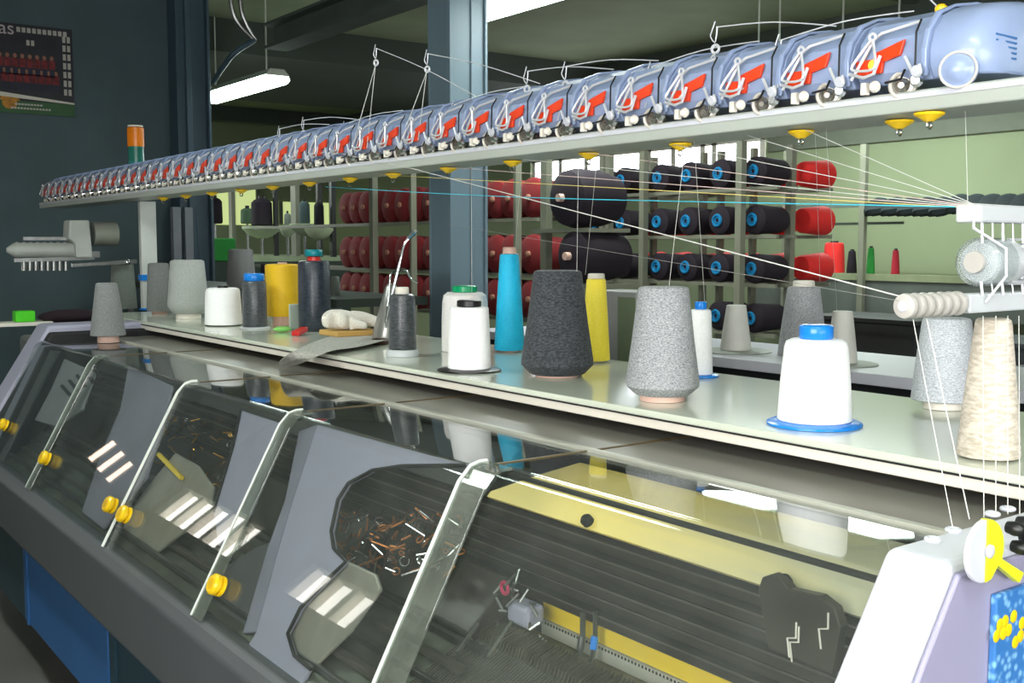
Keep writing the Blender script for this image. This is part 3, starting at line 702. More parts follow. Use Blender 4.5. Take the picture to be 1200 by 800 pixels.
MB().ring(c0+d_*.012, d_, .0275, .0022, 26, 8).build('disc_rim', M_pdisc1, ew, smooth=True)
for i in range(5):
    MB().bar((1.655,Y0T-.158,1.912-.009*i),(1.700,Y0T-.1675,1.908-.008*i),.004,.003).build('vent_slot', M_door if False else m_door, t0)
# tension arms with pigtail hooks
ARMS = [(838,25),(762,72),(913,40),(662,72),(617,78),(500,58),(440,52),(531,118),(355,137),(327,147),(403,142),(1103,12)]
arm_lab = {}
for i, (px, py) in enumerate(ARMS[:-1]):
    tip = at(px,py,x=1.66); L = mpp(tip)
    host = min(tens, key=lambda o: abs(o.location.y-(tip.y-.10)))
    root = Vector((1.74, tip.y-.235, 1.992)) if i not in (5,6) else Vector((1.74, tip.y-.42, 1.992))
    a = MB().tube(curve_pts([tip+Vector((0,-.004,-.012)), tip*.5+root*.5+Vector((0,0,.003)), root],4),.0013)
    for n_ in [0]:
        a.tube(curve_pts([tip, tip+Vector((0,.008,-.018)), tip+Vector((0,.012,-.028)), tip+Vector((0,0,-.042)), tip+Vector((0,-.004,-.03)), tip+Vector((0,-.006,-.012))],3),.0014)
    a.ring(tip+Vector((0,-.002,-.055)),(1,.3,0),.008,.003,14,6)
    arm = a.build('tension_arm', M_wire, host, smooth=True)
    e = tip+Vector((-.002,-.002,-.063))
    s_ = MB().tube([(1.598,e.y+.045,1.872),e],.0011,6).tube([e,(1.598,e.y-.05,1.868)],.0011,6)
    tag(s_.build('yarn_strand', M_strand, origin=e), 'white thread looped in a V under the raised wire arm above tensioner %d from the right' % (tens.index(host)+1) if False else
        'thread hanging in a V from a raised arm, %s arm from the right' % ['second','third','nearest','fourth','fifth','seventh','eighth','sixth','tenth','eleventh','ninth'][i], 'thread', 'yarn threads')
tip = at(1103,12,x=1.78)
MB().lathe(tip-Vector((0,0,.014)),tip+Vector((0,0,.010)),[(0,.008),(.2,.011),(.8,.011),(1,.006)],16).build('yellow_knob', M_yellowp, t0, smooth=True)
MB().tube([tip,tip+Vector((0,.035,.035)),tip+Vector((0,.05,.07))],.0014).build('knob_wire', M_wire, t0)
# yellow ceramic guides under the rail
def make_guide(p):
    t = thing('thread_guide', p, 'x', 'thread guide', 'yellow thread guides under the overhead rail')
    x, y, z = p
    MB().lathe((x,y,z),(x,y,z-.016),[(0,.012),(.12,.025),(.35,.024),(.8,.012),(1,.008)],20).build('yellow_cup', M_yellowp, t, smooth=True)
    MB().ring((x,y,z-.022),(0,1,0),.006,.002,12,6).build('steel_eyelet', M_chrome, t, smooth=True)
    return t
GY = [1.072,1.17,1.385,1.709,2.014,2.322,2.63,2.94,3.22,3.52,3.83,4.13,4.44,4.75,5.05]
gl = []
for k, y in enumerate(GY):
    zz = 1.799; xx = 1.66 if k else 1.60
    if k == 0: g_ = make_guide((1.64,y,1.7995)); gl.append(g_)
    else: g_ = copy_tree(gl[0]); g_.location = (xx+.04,y,1.7995); gl.append(g_)
    g_['label'] = 'yellow cup-shaped thread guide under the rail, %s from the near right end' % ORD[k]
# signal lamp
p = at(160,196,x=1.80)
t = thing('signal_lamp', (p.x,p.y,1.956), 'round signal lamp, orange over teal, standing on the far part of the rail', 'lamp')
r = .042; MB().cyl((p.x,p.y,1.956),(p.x,p.y,p.z+.03),r*.95).build('teal_section', pbr('teal_lens',(20,120,122),.25), t, smooth=True)
z1 = at(160,172,y=p.y).z; z2 = at(160,149,y=p.y).z
MB().cyl((p.x,p.y,p.z+.03),(p.x,p.y,z1),r*.95).build('teal_lens', pbr('teal_lens2',(24,110,96),.25), t, smooth=True)
MB().lathe((p.x,p.y,z1),(p.x,p.y,z2),[(0,r),(.95,r),(1,r*.7)],24).build('orange_lens', pbr('amber_lens',(236,128,16),.2), t, smooth=True)
MB().cyl((p.x,p.y,z2),(p.x,p.y,z2+.008),r*.9).build('white_cap', M_corew, t)

# ------------------------------------------------------------------ yarn packages
Y_hgrey = yarn('heather_grey_yarn',(116,119,123),(176,178,180))
Y_dgrey = yarn('charcoal_yarn',(34,36,40),(70,74,80),speck=120)
Y_mgrey = yarn('mid_grey_yarn',(104,106,106),(134,136,136))
Y_pgrey = yarn('pale_grey_yarn',(150,154,150),(178,182,178))
Y_white = yarn('white_yarn',(240,240,240),(252,252,252))
Y_cyan = yarn('cyan_yarn',(0,168,214),(10,190,232),rough=.6)
Y_yel = yarn('yellow_yarn',(250,222,36),(255,236,90),rough=.6)
Y_yel2 = yarn('deep_yellow_yarn',(226,178,10),(240,196,30),rough=.6)
Y_shiny = yarn('shiny_grey_thread',(56,60,64),(78,82,86),rough=.3,speck=60)
Y_shinyd = yarn('shiny_blue_black_thread',(34,40,50),(52,60,72),rough=.3,speck=60)
Y_beige = yarn('beige_yarn',(176,166,150),(208,198,184),speck=60)
Y_dim = yarn('dim_green_grey_yarn',(92,100,94),(116,124,116))
Y_red = yarn('dark_red_yarn',(92,8,14),(134,14,20))
Y_bred = yarn('bright_red_yarn',(190,20,20),(226,40,34))
Y_blk = yarn('purple_black_yarn',(16,8,20),(32,18,32),sheen=0)
Y_grn = yarn('green_yarn',(24,110,40),(40,150,60))
def cone(name, label, cat, base, h, rb, rt, ymat, core=None, core_t=.0, core_b=.0, core_r=.3, cap=None, cap_h=0, cap_r=0, disc=None, disc_r=0, disc_h=.006, bulge=0, shoulder=.04, group=None, n=40, cap2=None):
    x, y, z = base
    t = thing(name, base, label, cat, group)
    zz = z
    if disc:
        MB().lathe((x,y,z+.0002),(x,y,z+disc_h),[(0,disc_r),(.5,disc_r),(1,disc_r*.9)],36).build('base_disc', disc, t, smooth=True); zz += disc_h
    top = z+h
    cr = (core_r*rb) if core_r < 1 else core_r
    if core_b > 0:
        MB().lathe((x,y,zz+.0003),(x,y,zz+core_b),[(0,rb*.62),(1,rb*.60)],28).build('cone_foot', core or M_core, t, smooth=True); zz += core_b
    bt = top-core_t-cap_h
    pr = [(0,rb*(.72 if bulge else .97)),(.012,rb*(.78 if bulge else 1.0))]
    if bulge: pr += [(bulge,rb*1.0),(bulge+.05,rb*1.0)]
    pr += [(.5,(rb*.5+rt*.5)*1.01),(1-shoulder,rt),(1-shoulder*.3,rt*.94),(1,rt*.78)]
    MB().lathe((x,y,zz+.0005),(x,y,bt),pr,n).build('yarn_body', ymat, t, smooth=True)
    if core_t > 0:
        MB().lathe((x,y,bt+.0002),(x,y,bt+core_t),[(0,cr),(.9,cr*.95),(1,cr*.8)],24).build('core_tube', core or M_core, t, smooth=True)
    if cap:
        MB().lathe((x,y,top-cap_h+.0004),(x,y,top),[(0,cap_r*.94),(.1,cap_r),(.85,cap_r),(.95,cap_r*.94),(1,cap_r*.85)],28).build('spool_cap', cap, t, smooth=True)
        if cap2: MB().cyl((x,y,top+.0003),(x,y,top+.012),cap_r*.5).build('cap_plug', cap2, t, smooth=True)
    return t
def pcone(name, label, cat, cx, by, ty, wb, wt, z=1.2505, **k):
    """cx, by: foot on the shelf; heights/radii scaled by the real distance of that spot"""
    p = at(cx, by, z=z); s = mpp(p); h = (by-ty)*s*1.0
    for q in ('cap_h','cap_r','core_t','core_b','disc_r'):
        if q in k: k[q] = k[q]*s
    if 'disc_r' in k and k['disc_r']: pass
    p = (p.x, p.y+0.0, z)
    r = wb*s
    # the foot seen is the front of the rim: step back by the radius
    d = (Vector((p[0],p[1],0))).normalized(); rr = max(r*.75, 0)
    lift = rr*(1.58-z)/math.hypot(p[0],p[1])
    base = (p[0]+d.x*rr, p[1]+d.y*rr, z)
    return cone(name, label, cat, base, h-lift*.6, r*1.03, wt*s*1.03, **k)
G1 = 'yarn cones and spools on the machine shelf'
pcone('yarn_cone','small grey yarn cone standing alone on the clear covers at far left','yarn cone',127,402,331,19.5,12,z=1.1915,ymat=Y_mgrey,core=M_core,core_b=8,core_t=0)
pcone('yarn_cone','dim green-grey yarn cone behind the machine post at far left','yarn cone',145,362,307,15,12,ymat=Y_dim,group=G1)
pcone('yarn_cone','narrow mid-grey yarn cone just right of the pale machine post','yarn cone',187,368,308,14,11.5,ymat=Y_mgrey,core_b=3,core=M_core,group=G1)
pcone('yarn_cone','large pale grey yarn cone with a white band, third from the shelf left end','yarn cone',221,374,304,23,19,ymat=Y_pgrey,bulge=.14,core_b=6,core=M_corew,group=G1)
pcone('yarn_spool','squat white yarn spool in front of the teal pillar','yarn spool',262,382,334,21,19.5,ymat=Y_white,core=M_black,core_t=3,disc=M_black,disc_r=21,disc_h=.003,shoulder=.1,group=G1)
pcone('thread_spool','dark shiny thread spool with blue cap left of the yellow spool','thread spool',299,385,320,14,13.5,ymat=Y_shiny,cap=M_bluecap,cap_h=9,cap_r=12,core=M_core,core_t=0,disc=pbr('pale_plastic',(190,194,196),.4),disc_r=18,group=G1)
pcone('yarn_spool','stout deep yellow yarn spool left of the tall blue-black one','yarn spool',332,382,307,19,19.5,ymat=Y_yel2,core=M_core,core_t=2,core_b=11,shoulder=.03,group=G1)
pcone('thread_spool','tall blue-black thread spool with teal and red cap','thread spool',369,388,292,18.5,18,ymat=Y_shinyd,core=pbr('red_collar',(214,40,32),.35),core_t=5,core_r=.42,cap=pbr('teal_cap',(0,128,140),.3),cap_h=8,cap_r=10.5,group=G1)
pcone('thread_spool','shiny grey thread spool with white cap beside the oil can','thread spool',472,418,336,16,14.5,ymat=Y_shiny,core=M_corew,core_t=8,core_r=.5,disc=pbr('pale_plastic',(190,194,196),.4),disc_r=19.5,disc_h=.02,shoulder=.09,group=G1)
pcone('thread_spool','bright white spool with black cap on a black disc','thread spool',550,436,351,25,22.5,ymat=Y_white,cap=M_black,cap_h=8,cap_r=14.5,disc=M_black,disc_r=38,shoulder=.02,group=G1)
pcone('thread_spool','off-white spool with green cap partly hidden behind the black-capped spool','thread spool',545,413,334,27,26,ymat=yarn('cream_white_yarn',(214,210,208),(228,224,222)),cap=pbr('green_cap',(0,150,96),.3),cap_h=8,cap_r=15,shoulder=.16,group=G1)
pcone('yarn_cone','tall slim cyan yarn cone with pink core','yarn cone',597,413,289,17.5,11,ymat=Y_cyan,core=M_core,core_t=8,core_r=.46,core_b=2,shoulder=.02,group=G1)
pcone('yarn_cone','big charcoal yarn cone in the middle of the shelf','yarn cone',653,444,315,42,28,ymat=Y_dgrey,bulge=.09,core=M_core,core_b=2.5,shoulder=.025,group=G1)
pcone('yarn_cone','tall slim yellow yarn cone beside the big charcoal cone','yarn cone',698,425,320,16.5,11,ymat=Y_yel,core=M_corew,core_t=6,core_r=.6,core_b=2,shoulder=.02,group=G1)
pcone('yarn_cone','big heather grey yarn cone, right of the slim yellow one','yarn cone',776,473,334,42.5,29,ymat=Y_hgrey,bulge=.08,core=M_core,core_b=7,shoulder=.02,group=G1)
pcone('thread_spool','white spool with blue cap and blue disc half hidden behind the heather grey cone','thread spool',820,442,353,14.5,12,ymat=Y_white,cap=M_bluecap,cap_h=9,cap_r=7,disc=M_bluecap,disc_r=22,group=G1)
pcone('thread_spool','large white spool with bright blue cap on a blue disc','thread spool',954,502,379,42.5,36,ymat=Y_white,cap=M_bluecap,cap_h=17,cap_r=20,disc=M_bluecap,disc_r=56,disc_h=.008,shoulder=.1,group=G1)
pcone('yarn_cone','pale heather grey cone at the right end behind the feeder','yarn cone',1106,482,371,37,27,ymat=yarn('cool_grey_yarn',(150,154,160),(196,200,204)),core=M_corew,core_b=10,group=G1)
pcone('yarn_cone','tall beige yarn cone at the right end of the shelf','yarn cone',1158,540,371,35,20,ymat=Y_beige,core=M_corew,core_b=2,group=G1)

# small things lying on the shelf
oc = at(452,400,z=1.2505); s = mpp(oc)
t = thing('oil_can', oc, 'silver oil can with a long bent spout among the spools', 'oil can')
MB().lathe(oc, oc+Vector((.02,-.01,68*s)), [(0,16*s),(.08,17*s),(.6,11*s),(.93,7*s),(1,4*s)],28).build('can_body', pbr('can_grey',(150,150,146),.3,.6), t, smooth=True)
sp = [at(452,378,y=oc.y-.05), at(459,345,y=oc.y-.06), at(469,305,y=oc.y-.07), at(474,286,y=oc.y-.08), at(483,276,y=oc.y-.09), at(489,270,y=oc.y-.10)]
MB().tube(curve_pts(sp,4), [.006]*8+[.0045]*13).build('spout', M_chrome, t, smooth=True)
MB().tube([at(478,279,y=oc.y-.085),at(486,272,y=oc.y-.095)], .008).build('spout_tip', M_chrome, t, smooth=True)
lv = [at(452,384,y=oc.y-.05), at(455,350,y=oc.y-.03), at(458,322,y=oc.y-.02), at(466,317,y=oc.y-.02), at(475,316,y=oc.y-.02), at(481,326,y=oc.y-.02), at(489,331,y=oc.y-.02)]
MB().tube(curve_pts(lv,4), .004).build('pump_lever', M_chrome, t, smooth=True)
# folded cloth strip
def cloth(ptsL, ptsR, zoff, th, mat, name, label, cat, zs=None, wav=.004):
    vs = []; fs = []; n = len(ptsL); m = 8
    for i in range(n):
        for j in range(m+1):
            p = Vector(ptsL[i])*(1-j/m)+Vector(ptsR[i])*(j/m); p.z += wav*math.sin(i*2.1+j*1.7)+wav; vs.append(p)
    k = len(vs); vs += [v-Vector((0,0,th)) for v in vs[:k]]
    def idx(i,j,b=0): return b*k+i*(m+1)+j
    for i in range(n-1):
        for j in range(m):
            fs.append((idx(i,j),idx(i,j+1),idx(i+1,j+1),idx(i+1,j))); fs.append((idx(i,j,1),idx(i+1,j,1),idx(i+1,j+1,1),idx(i,j+1,1)))
    for i in range(n-1): fs += [(idx(i,0),idx(i+1,0),idx(i+1,0,1),idx(i,0,1)),(idx(i,m),idx(i,m,1),idx(i+1,m,1),idx(i+1,m))]
    for j in range(m): fs += [(idx(0,j),idx(0,j,1),idx(0,j+1,1),idx(0,j+1)),(idx(n-1,j),idx(n-1,j+1),idx(n-1,j+1,1),idx(n-1,j,1))]
    o = MB().add(vs,fs).build(name, mat, smooth=True, origin=ptsL[0]); ss = o.modifiers.new('s','SUBSURF'); ss.levels = ss.render_levels = 2
    return tag(o, label, cat)
Z = 1.262
L_ = [at(*q,z=Z) for q in ((458,386),(430,390),(400,391),(378,397),(352,409))]+[at(330,418,z=1.258),at(326,427,x=1.45)]
R_ = [at(*q,z=Z) for q in ((458,398),(436,404),(410,408),(392,411),(372,418))]+[at(350,427,x=1.46),at(333,433,x=1.44)]
cloth(L_,R_,0,.004,yarn('grey_knit_cloth',(146,146,138),(176,174,166),speck=120),'knit_swatch','crumpled grey knitted strip hanging over the front edge of the shelf','cloth')
p = at(410,391,z=1.27); s = mpp(p)
t_ = MB().box((p.x-.085,p.y-.07,1.2665),(p.x+.085,p.y+.07,1.285)); tag(t_.build('tan_pad', pbr('tan_cardboard',(190,152,84),.8), origin=(p.x,p.y,1.2665), bevel=.004), 'flat tan cardboard pad under the white glove', 'cardboard')
g = MB(); c0 = Vector((p.x,p.y+.01,1.31))
g.ball(c0+Vector((-.035,.03,0)), .045,(1.2,1,.55),18,12); ob = None
me = bpy.data.meshes.new('g'); 
gv = [Vector((0,0,0)),Vector((.05,-.02,.004)),Vector((.10,-.045,-.004)),Vector((.135,-.075,-.014)),Vector((-.05,.02,.006)),Vector((.09,-.02,.002)),Vector((.13,-.035,-.012)),Vector((.02,-.045,-.006)),Vector((.05,-.075,-.012)),Vector((-.035,-.035,.0)),Vector((-.08,.0,-.002))]
ge = [(0,1),(1,2),(2,3),(0,4),(1,5),(5,6),(0,7),(7,8),(0,9),(4,10)]
rad = [.032,.024,.017,.012,.030,.014,.010,.014,.010,.020,.022]
me.from_pydata([tuple(v) for v in gv], ge, []); gob = bpy.data.objects.new('white_glove', me); COL.objects.link(gob)
gob.scale = (1.0,1.0,1.55); gob.location = (p.x-.02,p.y,1.318); gob.modifiers.new('skin','SKIN')
for i, r_ in enumerate(rad): me.skin_vertices[0].data[i].radius = (r_, r_*.8)
me.skin_vertices[0].data[0].use_root = True
ss = gob.modifiers.new('sub','SUBSURF'); ss.levels = ss.render_levels = 2
me.materials.append(yarn('white_cotton',(206,202,190),(226,222,212))); tag(gob,'crumpled white cotton glove lying on the tan pad','glove')
p = at(346,386,z=1.2505); s = mpp(p)
tag(MB().box((p.x-.025,p.y-.006,1.2505),(p.x+.025,p.y+.006,1.2505+30*s)).build('upright_card', pbr('pale_green_card',(160,172,160),.6), origin=p, bevel=.004), 'pale upright card leaning by the tall blue-black spool', 'card')
p = at(355,393,z=1.2505)
tag(MB().bar((p.x-.04,p.y-.02,1.26),(p.x+.03,p.y+.05,1.27),.03,.018).build('red_clip', pbr('red_plastic',(200,30,30),.4), origin=p, bevel=.004), 'small red clip lying on the shelf by the grey strip', 'clip')
p = at(331,389,z=1.2505)
tag(MB().ball((p.x,p.y,1.262),.034,(1.1,.7,.34)).build('green_lump', pbr('light_green',(140,212,110),.5), origin=p, smooth=True), 'small light green lump of plastic below the yellow spool', 'plastic piece')
p = at(445,403,z=1.2505)
tag(MB().lathe((p.x,p.y,1.2505),(p.x,p.y,1.27),[(0,.03),(.6,.034),(1,.02)],18).build('brown_pot', pbr('dark_brown',(58,34,26),.5), origin=p, smooth=True), 'low dark brown pot left of the grey thread spool', 'pot')
# on the left end housing
p = at(32,370,y=5.63)
tag(MB().box((p.x-.16,5.56,1.1955),(p.x+.10,5.70,1.212)).build('white_slab', M_corew, origin=p), 'thin white slab on the far end housing under the green box', 'slab')
p = at(28,364,y=5.62); 
tag(MB().box((p.x-.045,5.59,1.2125),(p.x+.045,5.66,1.265)).build('green_box', pbr('bright_green',(70,200,20),.5), origin=p, bevel=.006), 'bright green box on the white slab at far left', 'box')
p = at(82,366,y=5.62)
tag(MB().ball((p.x,5.63,1.232),.1,(1.5,.5,.34),18,10).build('dark_cloth', pbr('dark_plum_cloth',(34,18,28),.9), origin=p, smooth=True), 'dark plum cloth heap on the far end housing', 'cloth')

# ------------------------------------------------------------------ positive feeders at both ends
M_feed = pbr('feeder_white',(194,197,200),.35,var=.03); M_feedc = clear('feeder_clear',tint=(.86,.9,.9),haze=.3,hazecol=(190,196,196)); M_pdisc = pbr('pearl_plastic',(176,172,166),.3,var=.05)
yf = .90
t = thing('yarn_feeder', (1.70,yf,1.50), 'white yarn feeder with big clear roller and ribbed eyelet bar, near right', 'yarn feeder')
e0 = at(1133,251,y=yf); z_t = e0.z
MB().box((e0.x+.002,yf-.02,z_t-.012),(2.05,yf+.02,z_t+.014)).build('top_bar', M_feed, t, bevel=.004)
rz = at(1150,307,y=yf).z; rx = at(1146,307,y=yf).x
MB().lathe((rx,yf,rz),(rx+.55,yf,rz),[(0,.026),(.004,.030),(.02,.033),(.14,.033),(.16,.028),(.5,.028),(.55,.033),(1,.033)],32).build('roller', M_feed, t, smooth=True)
MB().lathe((rx-.006,yf,rz),(rx+.05,yf,rz),[(0,.030),(.1,.036),(1,.036)],36,cap=True).build('clear_roller_cover', M_feedc, t, smooth=True)
MB().cyl((rx-.012,yf,rz),(rx-.0065,yf,rz),.016).build('roller_hub', M_pdisc, t, smooth=True)
for i in range(8): 
    a = 2*PI*i/8; MB().bar((rx+.08,yf+.0335*math.cos(a),rz+.0335*math.sin(a)),(rx+.5,yf+.0335*math.cos(a),rz+.0335*math.sin(a)),.004,.004).build('roller_rod', M_wire, t)
MB().box((at(1190,290,y=yf).x,yf-.045,at(1190,312,y=yf).z),(at(1190,290,y=yf).x+.08,yf-.02,at(1190,288,y=yf).z)).build('drive_housing', M_white, t, bevel=.004)
lz = at(1066,358,y=yf).z; lx = at(1058,358,y=yf).x
for i in range(7):
    x = lx+i*.0205
    d = MB().lathe((x-.006,yf-.004,lz),(x+.007,yf-.004,lz),[(0,.010),(.15,.0165),(.6,.018),(1,.016)],24).build('eyelet_disc', M_pdisc, t, smooth=True)
    MB().lathe((x-.0085,yf-.004,lz),(x-.0062,yf-.004,lz),[(0,.004),(.3,.007),(1,.008)],16).build('ceramic_eye', M_white, d, smooth=True)
MB().cyl((lx-.002,yf,lz),(lx+.15,yf,lz),.010).build('eyelet_shaft', M_steel, t)
MB().box((lx+.143,yf-.014,lz-.015),(2.05,yf+.014,lz+.013)).build('lower_bar', M_feed, t, bevel=.003)
for i in range(6):
    x = e0.x+.02+i*.028
    MB().tube([(x,yf-.012,z_t-.012),(x,yf-.014,rz+.028)],.0022 if i%2==0 else .0012).build('guide_rod', M_wire, t)
    MB().tube([(x,yf-.014,rz-.028),(x+.002,yf-.016,lz+.01)],.0022 if i%2==0 else .0012).build('guide_rod', M_wire, t)
MB().tube([(e0.x+.004,yf-.008,z_t+.01),(e0.x+.002,yf-.01,z_t-.02),(rx+.012,yf-.036,rz+.02),(rx+.012,yf-.038,rz-.02),(e0.x+.03,yf-.016,lz)],.0022).build('guide_rod', M_wire, t)
MB().tube([(e0.x+.1,yf-.014,rz-.031),(2.0,yf-.014,rz-.031)],.004).build('cross_rod', M_wire, t)
MB().box((1.98,yf-.02,1.2505),(2.02,yf+.02,z_t+.0)).build('feeder_post', M_feed, t, bevel=.003)
# far feeder
yg = 5.70
t = thing('yarn_feeder', (1.55,yg,1.54), 'small grey yarn feeder with rollers beside the far machine post', 'yarn feeder')
def A(px, py): return at(px, py, y=yg)
MB().cyl(A(108,274),A(136,274),A(108,260).z-A(108,274).z).build('motor_roller', pbr('dull_silver',(150,152,142),.35,.5), t, smooth=True)
a = A(77,258); c_ = A(105,302); MB().prism([(A(78,258).x,yg-.06,A(78,258).z),(A(101,258).x,yg-.06,A(101,258).z),(A(105,300).x,yg-.06,A(105,302).z),(A(86,302).x,yg-.06,A(86,302).z),(A(84,285).x,yg-.06,A(84,285).z),(A(77,280).x,yg-.06,A(77,280).z)],(0,.12,0)).build('gear_housing', pbr('feeder_dull_white',(168,172,166),.45), t, bevel=.008)
MB().lathe(A(8,293),A(86,293),[(0,.012),(.08,.03),(.12,.036),(1,.036)],20).build('roller', pbr('feeder_dull_white',(168,172,166),.45), t, smooth=True)
MB().bar(A(27,279.5),A(80,279.5),.015,.016).build('top_rod', M_steel, t); MB().bar(A(16,305),A(110,302),.02,.018).build('lower_rod', M_steel, t)
MB().bar(A(83,311),A(160,306),.02,.022).build('support_arm', M_steel, t, bevel=.003); MB().ball(tuple(A(149,307)),.018).build('arm_joint', M_chrome, t, smooth=True)
MB().bar(A(104,298),A(116,298),.03,.03).build('arm_clamp', M_steel, t)
for i in range(8):
    x = 28+i*7; MB().cyl(A(x,306),A(x,317),.012).build('eyelet', M_steel, t, smooth=True)
    MB().ball(tuple(A(20+i*8,286.5)),.013).build('roller_bead', M_pdisc, t, smooth=True)

# ------------------------------------------------------------------ threads
M_cyan = pbr('cyan_thread',(60,190,214),.7); M_yt = pbr('yellow_thread',(226,206,120),.7); M_pk = pbr('pinkish_thread',(214,190,184),.8)
TOP = Vector((e0.x+.004,yf-.006,z_t+.015))
def strand(a, b_, r, mat, label, sag=.0):
    r = r*.62
    a = Vector(a); b_ = Vector(b_); m_ = (a+b_)/2-Vector((0,0,sag))
    pts = curve_pts([a,m_,b_],6) if sag else [a,b_]
    tag(MB().tube(pts, r, 6).build('yarn_strand', mat, origin=a), label, 'thread', 'yarn threads')
RZ = 1.797
for i, (y, mat, lab) in enumerate(((1.36,M_strand,'uppermost'),(1.50,M_strand,'second highest'),(1.72,M_strand,'third highest'),(2.0,M_pk,'fourth highest'),(2.25,M_strand,'fifth highest'),(2.6,M_pk,'pinkish sixth highest'),(3.0,M_yt,'yellowish'))):
    strand((1.68,y,RZ), TOP+Vector((.0,.0,-.001*i)), .0012, mat, '%s of the slanting threads meeting at the near feeder' % lab)
strand((1.70,3.4,RZ-.02), TOP+Vector((-.012,.02,-.004)), .0016, M_cyan, 'cyan thread stretched from the column to the near feeder', .01)
strand(at(485,198,x=1.6), at(1062,349,y=yf-.004), .0018, M_strand, 'thick white thread crossing the picture down to the ribbed eyelet bar')
strand(at(520,262,x=1.7), at(1052,352,y=yf), .0007, pbr('grey_thread',(140,140,136),.8), 'thin grey thread running below the thick white one')
strand(at(400,180,x=1.6), at(490,199,x=1.62), .0012, M_strand, 'short white thread on the far rail left of the column')
strand(TOP, at(1215,243,y=yf), .0016, M_strand, 'white thread lying along the top bar of the near feeder')
strand(at(1070,374,y=yf-.01), at(1117,621,z=1.2255), .0010, M_strand, 'slanting thread from the first eyelet disc to the white housing')
strand(at(1086,374,y=yf-.01), at(1136,608,z=1.2255), .0014, M_strand, 'bright slanting thread from the second eyelet disc down to the housing')
for px, b_ in ((1152,1153),(1167,1167),(1181,1181),(1194,1195)):
    strand(at(px,370,y=yf-.016), at(b_,602 if b_>1160 else 606,z=1.2255), .0010, M_strand, 'vertical thread below the lower feeder bar, at %s' % {1152:'its left end',1167:'second from left',1181:'third from left',1194:'the photo edge'}[px])
# cones up to the guides
for (gx, gy), (cx_, cy_, cz_x), lab in (((552,190),(553,352),'white spool with black cap'),((612,183),(604,290),'cyan cone'),((678,178),(676,318),'big charcoal cone'),((701,172),(686,322),'slim yellow cone'),
        ((804,160),(784,336),'heather grey cone'),((813,158),(827,370),'white spool behind the heather cone'),((955,142),(961,330),'pale grey cone beyond the shelf'),((968,150),(981,366),'bare paper cone on the rear table'),((1131,122),(1134,236),'top bar of the near feeder')) and [((a,b,),c_+(0,),d) for a,b,c_,d in
        ((552,190,(553,352),'white spool with black cap'),(612,183,(604,290),'cyan cone'),(678,178,(676,318),'big charcoal cone'),(701,172,(686,322),'slim yellow cone'),(804,160,(784,336),'heather grey cone'),(813,158,(827,370),'white spool behind the heather cone'),(955,142,(961,330),'pale grey cone beyond the shelf'),(968,150,(981,366),'bare paper cone on the rear table'),(1131,122,(1134,236),'top bar of the near feeder'))]:
    a = at(gx,gy,x=1.70)
    xx = {676:1.72,686:2.03,604:2.06,784:1.66,827:2.06,961:2.85,981:2.95,1134:1.52,553:1.70}[cx_]
    strand(a, at(cx_,cy_,x=xx), .0009, M_strand, 'upright thread rising to the rail from the '+lab)

# ------------------------------------------------------------------ the table behind, with bare cones
t = thing('rear_table', (3.0,2.6,0), 'pale topped machine table behind the cone shelf, carrying discs and bare cones', 'table')
MB().box((2.76,1.0,1.165),(3.30,4.1,1.20)).build('table_top', M_white, t, bevel=.003)
MB().box((2.90,1.1,.2),(3.25,4.0,1.1645)).build('table_body', pbr('dark_machine_body',(36,40,42),.6), t)
for y in (1.2,2.2,3.2,4.0): MB().box((2.78,y,0),(2.83,y+.05,1.1645)).build('table_leg', M_steel, t)
MB().box((2.84,1.5,.2),(2.895,1.9,1.12)).build('pale_box_front', pbr('pale_green_box',(176,186,160),.5), t, bevel=.01)
M_gdisc = pbr('grey_green_disc',(150,156,146),.5)
p0 = pcone('yarn_cone','pale heather grey cone with white tip behind the blue-capped white spool','yarn cone',940,418,328,28,18.5,z=1.2005,ymat=Y_hgrey,core=M_corew,core_t=7,core_r=.45)
for cx_, by, ty, lab in ((862,413,357,'bare white paper cone on a grey disc, left of the pale heather cone'),(986,428,364,'bare white paper cone on a grey disc, right of the blue-capped spool')):
    t = pcone('paper_cone',lab,'paper cone',cx_,by,ty,18,11,z=1.2005,ymat=pbr('paper_cone_white',(200,200,192),.5),disc=M_gdisc,disc_r=42,shoulder=.01,group='bare cones on the rear table')
t = thing('grey_control_box',(2.3,2.5,.0),'grey machine box standing behind the slim yellow cone','machine box')
a = at(705,340,x=2.6); c_ = at(745,395,x=2.6)
MB().box((2.6,c_.y,0),(2.74,a.y+.05,a.z)).build('box_body', pbr('control_grey',(150,152,150),.5), t, bevel=.006)
MB().box((2.595,c_.y-.0,.2),(2.5995,c_.y+.09,a.z-.02)).build('green_side', pbr('dull_green',(110,124,96),.6), t)

# ------------------------------------------------------------------ racks with horizontal cones
def hcone(name, label, p, L, r0, r1, mat, rim, group, rim_r=.03, rim_r2=.016, direction=1):
    t = thing(name, p, label, 'yarn cone', group); x, y, z = p; d = direction
    MB().lathe((x,y,z),(x+L*d,y,z),[(0,r0*.7),(.06,r0*.97),(.12,r0),(.9,r1),(.97,r1*.9),(1,r1*.6)],26).build('yarn_body', mat, t, smooth=True)
    if rim:
        MB().ring((x-.006*d,y,z),(1,0,0),rim_r,.008,20,6).build('tube_rim', rim, t, smooth=True)
        MB().ring((x-.004*d,y,z),(1,0,0),rim_r2,.004,14,6).build('tube_core', rim, t, smooth=True)
    else: MB().lathe((x,y,z),(x-.016*d,y,z),[(0,.018),(.8,.018),(1,.013)],16).build('core_tube', pbr('dull_cardboard',(150,104,84),.8), t, smooth=True)
    return t
M_rackm = pbr('rack_grey_green',(116,118,102),.5,var=.1)
XR = 4.6
